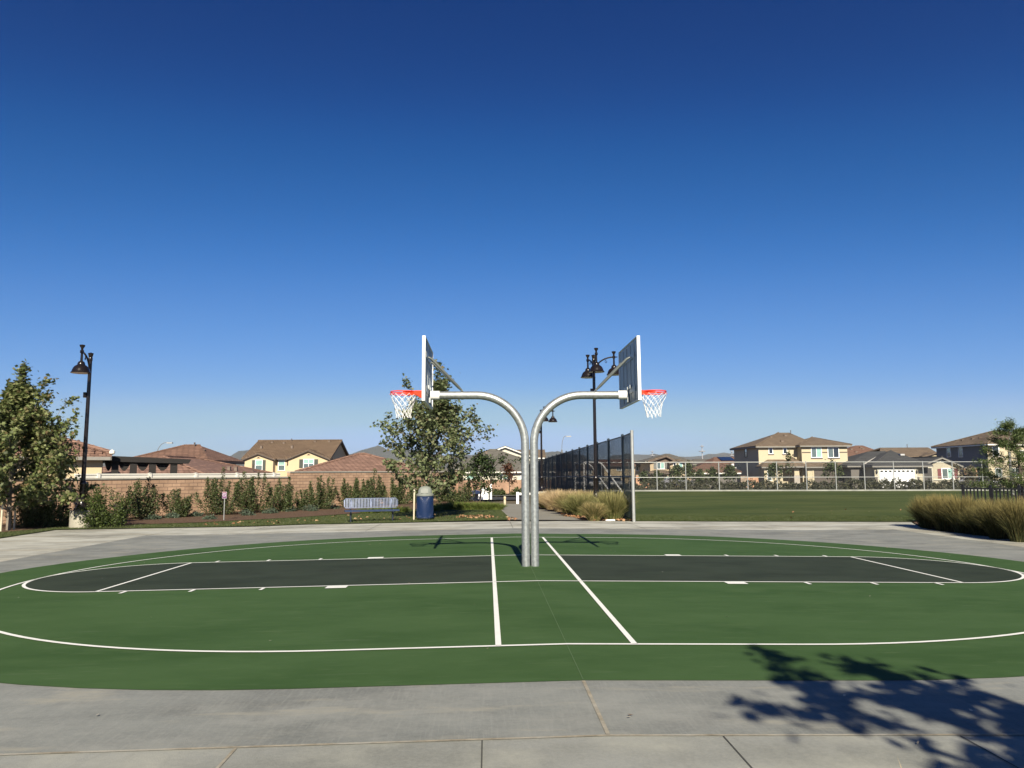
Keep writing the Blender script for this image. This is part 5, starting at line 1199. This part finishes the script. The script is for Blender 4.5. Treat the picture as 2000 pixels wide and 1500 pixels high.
# bushes and young trees behind the field fence
def bush_proto(seed, m):
    rng = np.random.default_rng(seed); n = 620; u = rng.normal(size=(n,3)); u /= np.linalg.norm(u,axis=1)[:,None]; r = rng.uniform(.55,1,n)**.6
    lump = 1+.22*np.sin(u[:,0]*5+seed)*np.cos(u[:,1]*4); pts = u*(r*lump)[:,None]*np.array([1.15,.8,.62]); pts[:,2] = np.abs(pts[:,2])*1.35+.05
    return leafmesh(pts, .2, 'oval', .1, .4, None, rng)
protos = [bush_proto(s, None) for s in (1,2,3,4)]; pm = []
for V, F_ in protos:
    me = bpy.data.meshes.new('bush'); me.from_pydata(V.tolist(), [], F_.tolist()); me.update(); me.materials.append(LF_dark); pm.append(me)
BL = ['just behind the near end of the tall fence','left of the first field-fence post','below the tan two-storey house window','in front of the tan house porch','right of the tan two-storey house','below the brown hipped roof, left','below the brown hipped roof, centre','below the brown hipped roof, right','just left of the garden wall pilaster','in front of the tan garden wall','below the big house porch corner','below the big house entry','left of the big house garage','in front of the dark garage door, left','in front of the dark garage door, right','right of the dark garage door','in front of the dark side yard','left of the white garage door','in front of the white garage door, left','in front of the white garage door, right','below the stone column by the white garage','below the dark front door of the grey-roofed house','below the maroon shutters','left of the white parked car','beside the white parked car','behind the pine, left side','behind the pine, right side']
us = np.linspace(1236, 1985, len(BL))
for i, u in enumerate(us):
    p = onground(u+random.uniform(-5,5), 80.5+random.uniform(-.4,1.2)); o = link('bush', pm[i % 4]); o.location = p; o.rotation_euler = (0,0,random.uniform(-.5,.5)); o.scale = (random.uniform(1.05,1.3),1,random.uniform(1.0,1.5)); tag(o, 'dark bush behind the field fence, '+BL[i], 'bush', 'dark bushes behind the field fence')
for i, u in enumerate((1100,1125,1150,1176,1203)):
    o = link('bush', pm[i % 4]); o.location = onground(u, 81); o.scale = (1.2,1,.8); tag(o, 'dark bush seen through the tall chain-link fence, '+['farthest left','second from left','in the middle','behind the lamp post base','nearest its open end'][i], 'bush', 'dark bushes seen through the tall fence')
LF_far = mat_leaf('young_tree_leaf', [(.035,.05,.02),(.06,.08,.03),(.09,.115,.045)], .2)
for i, (u, vt, wp, lab) in enumerate(((1256,926,18,'small young tree before the yellow house left of the tan one'),(1283,921,20,'thin young tree in front of the tan two-storey house porch'),(1322,908,34,'leafy young tree right in front of the tan two-storey house'),(1345,905,26,'young tree at the right corner of the tan two-storey house'),(1367,918,18,'small young tree in front of the brown hipped roof, left one'),(1392,913,20,'narrow young tree in front of the brown hipped roof'),(1425,908,32,'broad young tree between brown hipped roof and the big cream house'),(1512,905,38,'wide young tree in front of the big cream house porch'),(1541,876,18,'slender tall tree in front of the big cream house entry'),(1626,901,36,'young tree in front of the dark garage door'),(1870,905,26,'sparse young tree beside the maroon shutters'),(1896,912,26,'thin young tree before the orange garden wall'),(1925,915,22,'young tree beside the right-edge house corner'))):
    D = 84; b = onground(u, D); H = max(2.0, at(u, vt, D).z-b.z); w = wp*D/F_PX/2
    tree('young_tree', b, H, prof([(0,w*.4),(.45,w),(.75,w*.8),(1,w*.15)]), lab, nlimb=16, nleaf=800 if u not in (1541,1870) else 200, leaf=.26, shape='oval', m=LF_far if u < 1860 or u > 1900 else mat_leaf('sparse_tree_leaf',[(.08,.085,.04),(.12,.1,.06),(.16,.13,.08)],.2), bark=M_bark2, seed=500+i, first=.42, trunk_r=.05, group='young street trees beyond the field', twig=2, spread=.22)

# tree outside the frame whose shadow falls across the near right corner
rt = Vector((4.05,-15.95,zg(4.45,-14)))
tree('sycamore_tree', rt, 4.95, prof([(0,.8),(.25,1.6),(.45,2.2),(.62,2.1),(.8,1.1),(1,.3)]), 'sycamore tree outside the picture at the right, known by its shadow on the pavement', nlimb=44, nleaf=13000, leaf=.15, m=LF_syc, seed=66, first=.26, trunk_r=.09, lean=(-.5,.1), spread=.15, elev=52, tips=[(.7,2.5,2.2,1.35),(.7,2.35,1.8,1.5),(.6,2.7,2.2,1.5),(.5,3.3,2.3,.5)])

# ------------------------------------------------------------------ bench, trash can, sign, bollard
def bench():
    a = gnd(684,1021.5); b = gnd(767.5,1018.5); c = (a+b)/2; rz = math.atan2(b.y-a.y, b.x-a.x); root = empty('bench', c, rz); tag(root, 'blue metal park bench with glossy slatted backrest, its blue paled for sun sheen, facing the court', 'bench')
    M_bl = mat('blue_plastisol', (.02,.035,.08), .35, 0, .15, 6); M_bs = mat('blue_slats_sun_sheen', (.17,.2,.29), .3, .2, .3, 5); M_leg = mat('navy_frame', (.014,.02,.032), .4)  # backrest slats lighter than the seat: sun reflection put into their colour
    L = .94
    def panel(mb, y0, y1, z, t):
        mb.box(-L,L,y0,y0+.02,z-t,z); mb.box(-L,L,y1-.02,y1,z-t,z); mb.box(-L,-L+.02,y0+.0201,y1-.0201,z-t,z); mb.box(L-.02,L,y0+.0201,y1-.0201,z-t,z)
        x = -L+.045
        while x < L-.04: mb.box(x-.009,x+.009,y0+.0201,y1-.0201,z-.012,z-.003); x += .032
    mb = MB(); panel(mb, -.22, .2, .43, .05); build('seat', mb, M_bl, root)
    mb = MB(); z0, z1 = .49, .82; sh = lambda z: .24+(z-z0)*.28
    def cor(x): return .0 if abs(x) < L-.07 else .05
    x = -L+.02
    while x < L:
        e = cor(x); za, zb = z0+e, z1-e
        mb.add([(x-.01,sh(za),za),(x+.01,sh(za),za),(x+.01,sh(zb),zb),(x-.01,sh(zb),zb)]+[(x-.01,sh(za)+.02,za),(x+.01,sh(za)+.02,za),(x+.01,sh(zb)+.02,zb),(x-.01,sh(zb)+.02,zb)], [(0,1,2,3),(7,6,5,4),(0,4,5,1),(1,5,6,2),(2,6,7,3),(3,7,4,0)]); x += .052
    ring = [(-L+.06,z0),(L-.06,z0),(L,z0+.06),(L,z1-.06),(L-.06,z1),(-L+.06,z1),(-L,z1-.06),(-L,z0+.06),(-L+.06,z0)]
    mb.tube([(a_, sh(b_)+.008, b_) for a_, b_ in ring], .012, 6)
    for xx in (-.7,.0,.7): mb.box(xx-.03,xx+.03,.30,.31,z0+.02,z1-.03)
    build('backrest', mb, M_bs, root)
    for xx in (-.73,.73):
        mb = MB().tube([(xx,.0,-.02),(xx,.0,.38)], .032, 10).box(xx-.02,xx+.02,-.2,.18,.345,.378).tube([(xx,.16,.36),(xx,.27,.44),(xx,.34,.72)], .022, 8).box(xx-.06,xx+.06,-.06,.06,0,.02); build('leg', mb, M_leg, root, True)
bench()
def can():
    p = onground(830.5, 27.6); root = empty('trash_can', p); tag(root, 'round blue perforated trash can with grey dome lid on the lawn', 'trash can'); M_b = mat('blue_coated_steel', (.007,.022,.075), .38, 0, .12, 6)
    M_lid = mat('grey_plastic_lid', (.2,.215,.19), .4, 0, .12, 5)
    n = 44; rows = 15; mb = MB(); z0, z1 = .1, .86; R = .3
    mb.lathe([(R-.003,z0),(R-.003,z1)], 40)
    for i in range(n):       # raised diamond mesh on the drum
        for d in (1,-1):
            pts = []
            for j in range(9):
                t = j/8; a = 2*PI*(i/n)+d*t*1.9; pts.append((R*math.cos(a), R*math.sin(a), z0+.02+(z1-z0-.04)*t))
            mb.tube(pts, .004, 4, False)
    for z in (z0+.01, z1-.01): mb.tube([((R+.004)*math.cos(a),(R+.004)*math.sin(a),z) for a in np.linspace(0,2*PI,41)], .014, 6, False)
    build('drum', mb, M_b, root, True)
    build('liner', MB().lathe([(R-.04,.07),(R-.04,.099)], 24), mat('white_bag', (.7,.7,.7), .5), root, True)
    build('pedestal', MB().lathe([(.12,-.02),(.12,.02),(.05,.025),(.05,.099)], 16), M_black, root, True)
    lid = build('lid', MB().lathe([(.315,z1+.002),(.32,z1+.01),(.32,z1+.06),(.27,z1+.09),(.255,z1+.1),(.245,z1+.2),(.21,z1+.28),(.14,z1+.335),(.06,z1+.355),(0,z1+.36)], 32), M_lid, root, True)
    build('flap', MB().prism([(-.13,z1+.11),(.13,z1+.11),(.12,z1+.25),(-.12,z1+.25)], 'y', -.262, -.2), mat('pale_flap', (.24,.25,.225), .4), lid)
can()
def sign():
    p = gnd(437,1017.5); root = empty('sign', p, -.05); tag(root, 'small white and purple sign on a thin metal post in the lawn', 'sign'); build('post', MB().tube([(0,0,-.1),(0,0,.93)], .018, 10), M_galv2, root, True)
    build('plate', MB().box(-.085,.085,-.03,-.024,.85,1.1), mat('pale_sign', (.45,.42,.44), .5), root, bevel=.0)
    pu = mat('purple_print', (.13,.04,.13), .6); rd = mat('red_print', (.3,.04,.06), .5)
    pl = [c for c in kids(root) if c.name.startswith('plate')][0]
    ring = MB().tube([(.058*math.cos(a),-.0315,.985+.058*math.sin(a)) for a in np.linspace(0,2*PI,25)], .006, 5, False); ring.tube([(-.04,-.0315,1.025),(.04,-.0315,.945)], .005, 5)
    build('panel_print', MB().box(-.078,.078,-.0305,-.0301,.86,1.07), pu, pl); build('symbol', ring, M_white, pl, True); build('header_print', MB().box(-.07,.07,-.0305,-.0301,1.075,1.09), rd, pl)
sign()
def bollard():
    p = onground(986, 46.5); p = gnd(986,987); root = empty('bollard', p); tag(root, 'short cream bollard standing in the middle of the path', 'bollard'); D = (p-CAM).dot(FH); k = D/F_PX
    h = 17*k; build('post', MB().lathe([(.065,-.05),(.065,h*.62),(.045,h*.64),(.045,h*.7),(.065,h*.72),(.065,h*.93),(.04,h),(0,h+.01)], 16), mat('cream_paint', (.55,.48,.34), .6), root, True)
    build('reflective_band', MB().lathe([(.067,h*.78),(.067,h*.86)], 16), mat('amber_band', (.6,.35,.1), .5), root, True)
bollard()
def white_gate():
    p = gnd(1011,984.5); root = empty('barrier_post', p, -YAW); tag(root, 'white metal barrier post beside the path, partly hidden by the hoop poles', 'barrier'); D = (p-CAM).dot(FH); k = D/F_PX
    build('post', MB().box(-.07,.07,-.07,.07,-.1,23*k), M_white, root); build('rail', MB().box(.071,1.1,-.03,.03,23*k-.16,23*k-.04), M_white, root); build('post', MB().box(1.101,1.2,-.05,.05,-.1,23*k-.03), M_white, root)
    p = onground(944, 52); root = empty('utility_box', p, -YAW); tag(root, 'white utility box and stub post in front of the small dark tree across the grass', 'utility box')
    build('cabinet', MB().box(-.4,.35,-.2,.3,-.1,.45).box(-.1,.35,-.15,.25,.451,.8), M_white, root, bevel=.03); build('post', MB().box(.45,.58,-.06,.06,-.1,1.05), M_white, root)
    p = onground(929, 50); root = empty('meter_box', p); tag(root, 'low white hooded box under the small dark tree', 'utility box'); build('cover', MB().lathe([(.36,.42),(.38,.48),(.3,.62),(0,.68)], 16), M_white, root, True); build('stand', MB().box(-.18,.18,-.12,.12,-.1,.419), M_cap, root)
white_gate()
def small_bar():
    p = gnd(1191,1017.6); o = build('concrete_marker', MB().box(-.17,.17,-.05,.05,0,.045), M_white, None, bevel=.01); o.location = p+Vector((0,-.05,.01)); o.rotation_euler = (0,0,.02); tag(o, 'flat white marker block lying at the pavement edge beside the grasses', 'marker')
small_bar()

# soccer goals behind the tall fence
def goal(u, D, label, wd=6.4):
    p = onground(u, D); root = empty('soccer_goal', p, -YAW); tag(root, label, 'soccer goal', 'white soccer goals parked by the fence'); H = 2.35; r = .055
    for y in (0, wd):
        build('post', MB().tube([(0,y,0),(0,y,H-.05)], r, 10), M_white, root, True)
        pts = [(0.02,y,H),(.75,y,H),(.95,y,H-.04),(1.1,y,H-.16),(1.2,y,H-.32),(2.55,y,.12),(2.6,y,.04)]; build('side_bar', MB().tube(pts, r*.85, 8), M_white, root, True)
        build('ground_bar', MB().tube([(0,y,.04),(2.6,y,.04)], r*.8, 8), M_white, root, True)
    build('crossbar', MB().tube([(0,-.05,H),(0,wd+.05,H)], r, 10), M_white, root, True); build('ground_bar', MB().tube([(2.6,0,.04),(2.6,wd,.04)], r*.8, 8), M_white, root, True)
goal(1141, 44.5, 'white tubular soccer goal standing right behind the tall chain-link fence')

# street lights and masts
def slight(u, D, vtop, arm_px, label):
    p = onground(u, D); root = empty('street_light', p, -YAW); tag(root, label, 'street light', 'distant curved-arm street lights'); H = at(u, vtop, D).z-p.z; a = arm_px*D/F_PX; Mx = mat('grey_light_pole', (.16,.16,.155), .7)
    build('pole', MB().tube([(0,0,-.3),(0,0,H-1.6)], [.14,.09], 10), Mx, root, True)
    build('arm', MB().tube([(0,0,H-1.6)]+[(a*(1-math.cos(t)), 0, H-1.6+1.5*math.sin(t)) for t in np.linspace(.2,PI/2,8)]+[(a+.3,0,H-.1)], .03, 6), Mx, root, True)
    build('lamp_head', MB().box(a+.1,a+.65,-.12,.12,H-.2,H-.08), mat('grey_lamp_head', (.3,.3,.3), .5), root)
slight(303, 75, 862.5, 18, 'distant curved-arm street light above the patio cover')
slight(1098, 84, 850, 7, 'distant curved-arm street light above the tall chain-link fence')
slight(1975, 60, 843, 10, 'street light pole behind the pine at the right edge')
for u, vt, D, lab in ((1373,869,330,'faint cell tower mast between the tan house and big cream house'),(1275,880,420,'faint far mast above the tan two-storey house'),(1431,880,420,'faint far mast at the left corner of the big cream house')):
    p = onground(u, D); root = empty('mast', p); tag(root, lab, 'mast', 'faint distant masts'); H = at(u, vt, D).z-p.z; build('pole', MB().tube([(0,0,0),(0,0,H)], [.3,.18], 6), mat('grey_mast', (.3,.3,.32), .8), root)
    build('antenna_ring', MB().lathe([(.2,H-3),(1.4,H-2.9),(1.4,H-2.6),(.2,H-2.5)], 9).lathe([(.2,H-.9),(.9,H-.8),(.9,H-.6),(.2,H-.5)], 9), MATS['grey_mast'], root)
p = onground(1433, 84); root = empty('yard_light', p, -YAW); tag(root, 'thin pale post with small twin lamp heads left of the garden wall pilaster', 'yard light'); build('post', MB().tube([(0,0,0),(0,0,2.6)], .05, 8), M_galv2, root, True); build('lamp_head', MB().box(-.2,.05,-.1,.1,2.6,2.9).box(.1,.3,-.1,.1,2.4,2.52), M_white, root)

# parked cars
def car(u, D, rz, col, label, nm='parked_car'):
    p = onground(u, D); root = empty(nm, p+Vector((0,0,.03)), rz); tag(root, label, 'car', 'cars parked along the far street')
    Mc = mat('car_paint_'+label.split()[0], col, .25, .3, .04); Mc.node_tree.nodes['Principled BSDF'].inputs['Coat Weight'].default_value = .6
    L = 4.5; prof_ = [(-2.2,.35),(-2.25,.7),(-2.1,.92),(-1.35,1.0),(-.75,1.42),(.75,1.46),(1.55,1.02),(2.1,.9),(2.25,.62),(2.2,.35)]
    mb = MB(); mb.prism([(x,z) for x, z in prof_[:4]+prof_[6:]], 'y', -.88, .88); mb.prism([(-1.35,1.001),(-.75,1.42),(.75,1.46),(1.55,1.021)], 'y', -.74, .74); build('body', mb, Mc, root, bevel=.04)
    mb = MB()
    for y in (-.745,.74): mb.prism([(-1.15,1.04),(-.7,1.36),(.7,1.39),(1.3,1.05)], 'y', y, y+.006)
    build('side_window', mb, P_dark, root)
    mb = MB().add([(-1.38,-.66,1.03),(-1.38,.66,1.03),(-.79,.62,1.41),(-.79,-.62,1.41)], [(0,1,2,3)]).add([(1.58,-.66,1.05),(1.58,.66,1.05),(.79,.62,1.45),(.79,-.62,1.45)], [(0,1,2,3)]); build('windscreen', mb, P_dark, root)
    for x in (-1.4,1.4):
        for y in (-.86,.7):
            w = build('wheel', MB().tube([(x,y,.33),(x,y+.18,.33)], .33, 18), mat('tyre', (.02,.02,.02), .9), root); build('rim', MB().tube([(x,y-.006 if y < 0 else y+.186,.33),(x,y+.0 if y < 0 else y+.18,.33)], .2, 14), M_galv2, w)
    for y in (-.65,.65): build('headlight', MB().box(-2.27,-2.18,y-.18,y+.18,.66,.8), M_lens, root)
    return root
car(1196, 88.5, PI/2+.1, (.3,.32,.33), 'silver car parked beyond the field, nearest the open end of the tall fence')
car(1152, 88.5, PI/2+.1, (.6,.61,.62), 'white car parked beyond the field behind the soccer goal')
car(1125, 89, PI/2+.3, (.45,.45,.45), 'grey car parked beyond the field, furthest left through the tall fence')
car(1318, 95, PI+.1, (.2,.2,.22), 'dark-grey car parked in front of the tan two-storey house')
car(1908, 86.5, PI/2+.25, (.7,.7,.7), 'bright white car parked left of the pine, behind the field fence')

# ------------------------------------------------------------------ haze
hz = build('haze', MB().box(-11800,11800,-11800,11800,-30,265), bpy.data.materials.new('haze_air'), None)
HM = hz.data.materials[0]; HM.use_nodes = True; ht = HM.node_tree; ht.nodes.remove(ht.nodes['Principled BSDF'])
pv = ht.nodes.new('ShaderNodeVolumePrincipled'); pv.inputs['Color'].default_value = (.84,.86,.86,1); pv.inputs['Density'].default_value = 5.2e-5; pv.inputs['Anisotropy'].default_value = 0.1
ht.links.new(pv.outputs[0], ht.nodes['Material Output'].inputs['Volume']); hz['kind'] = 'stuff'
hz['label'] = 'thin pale haze over the far houses and hills'
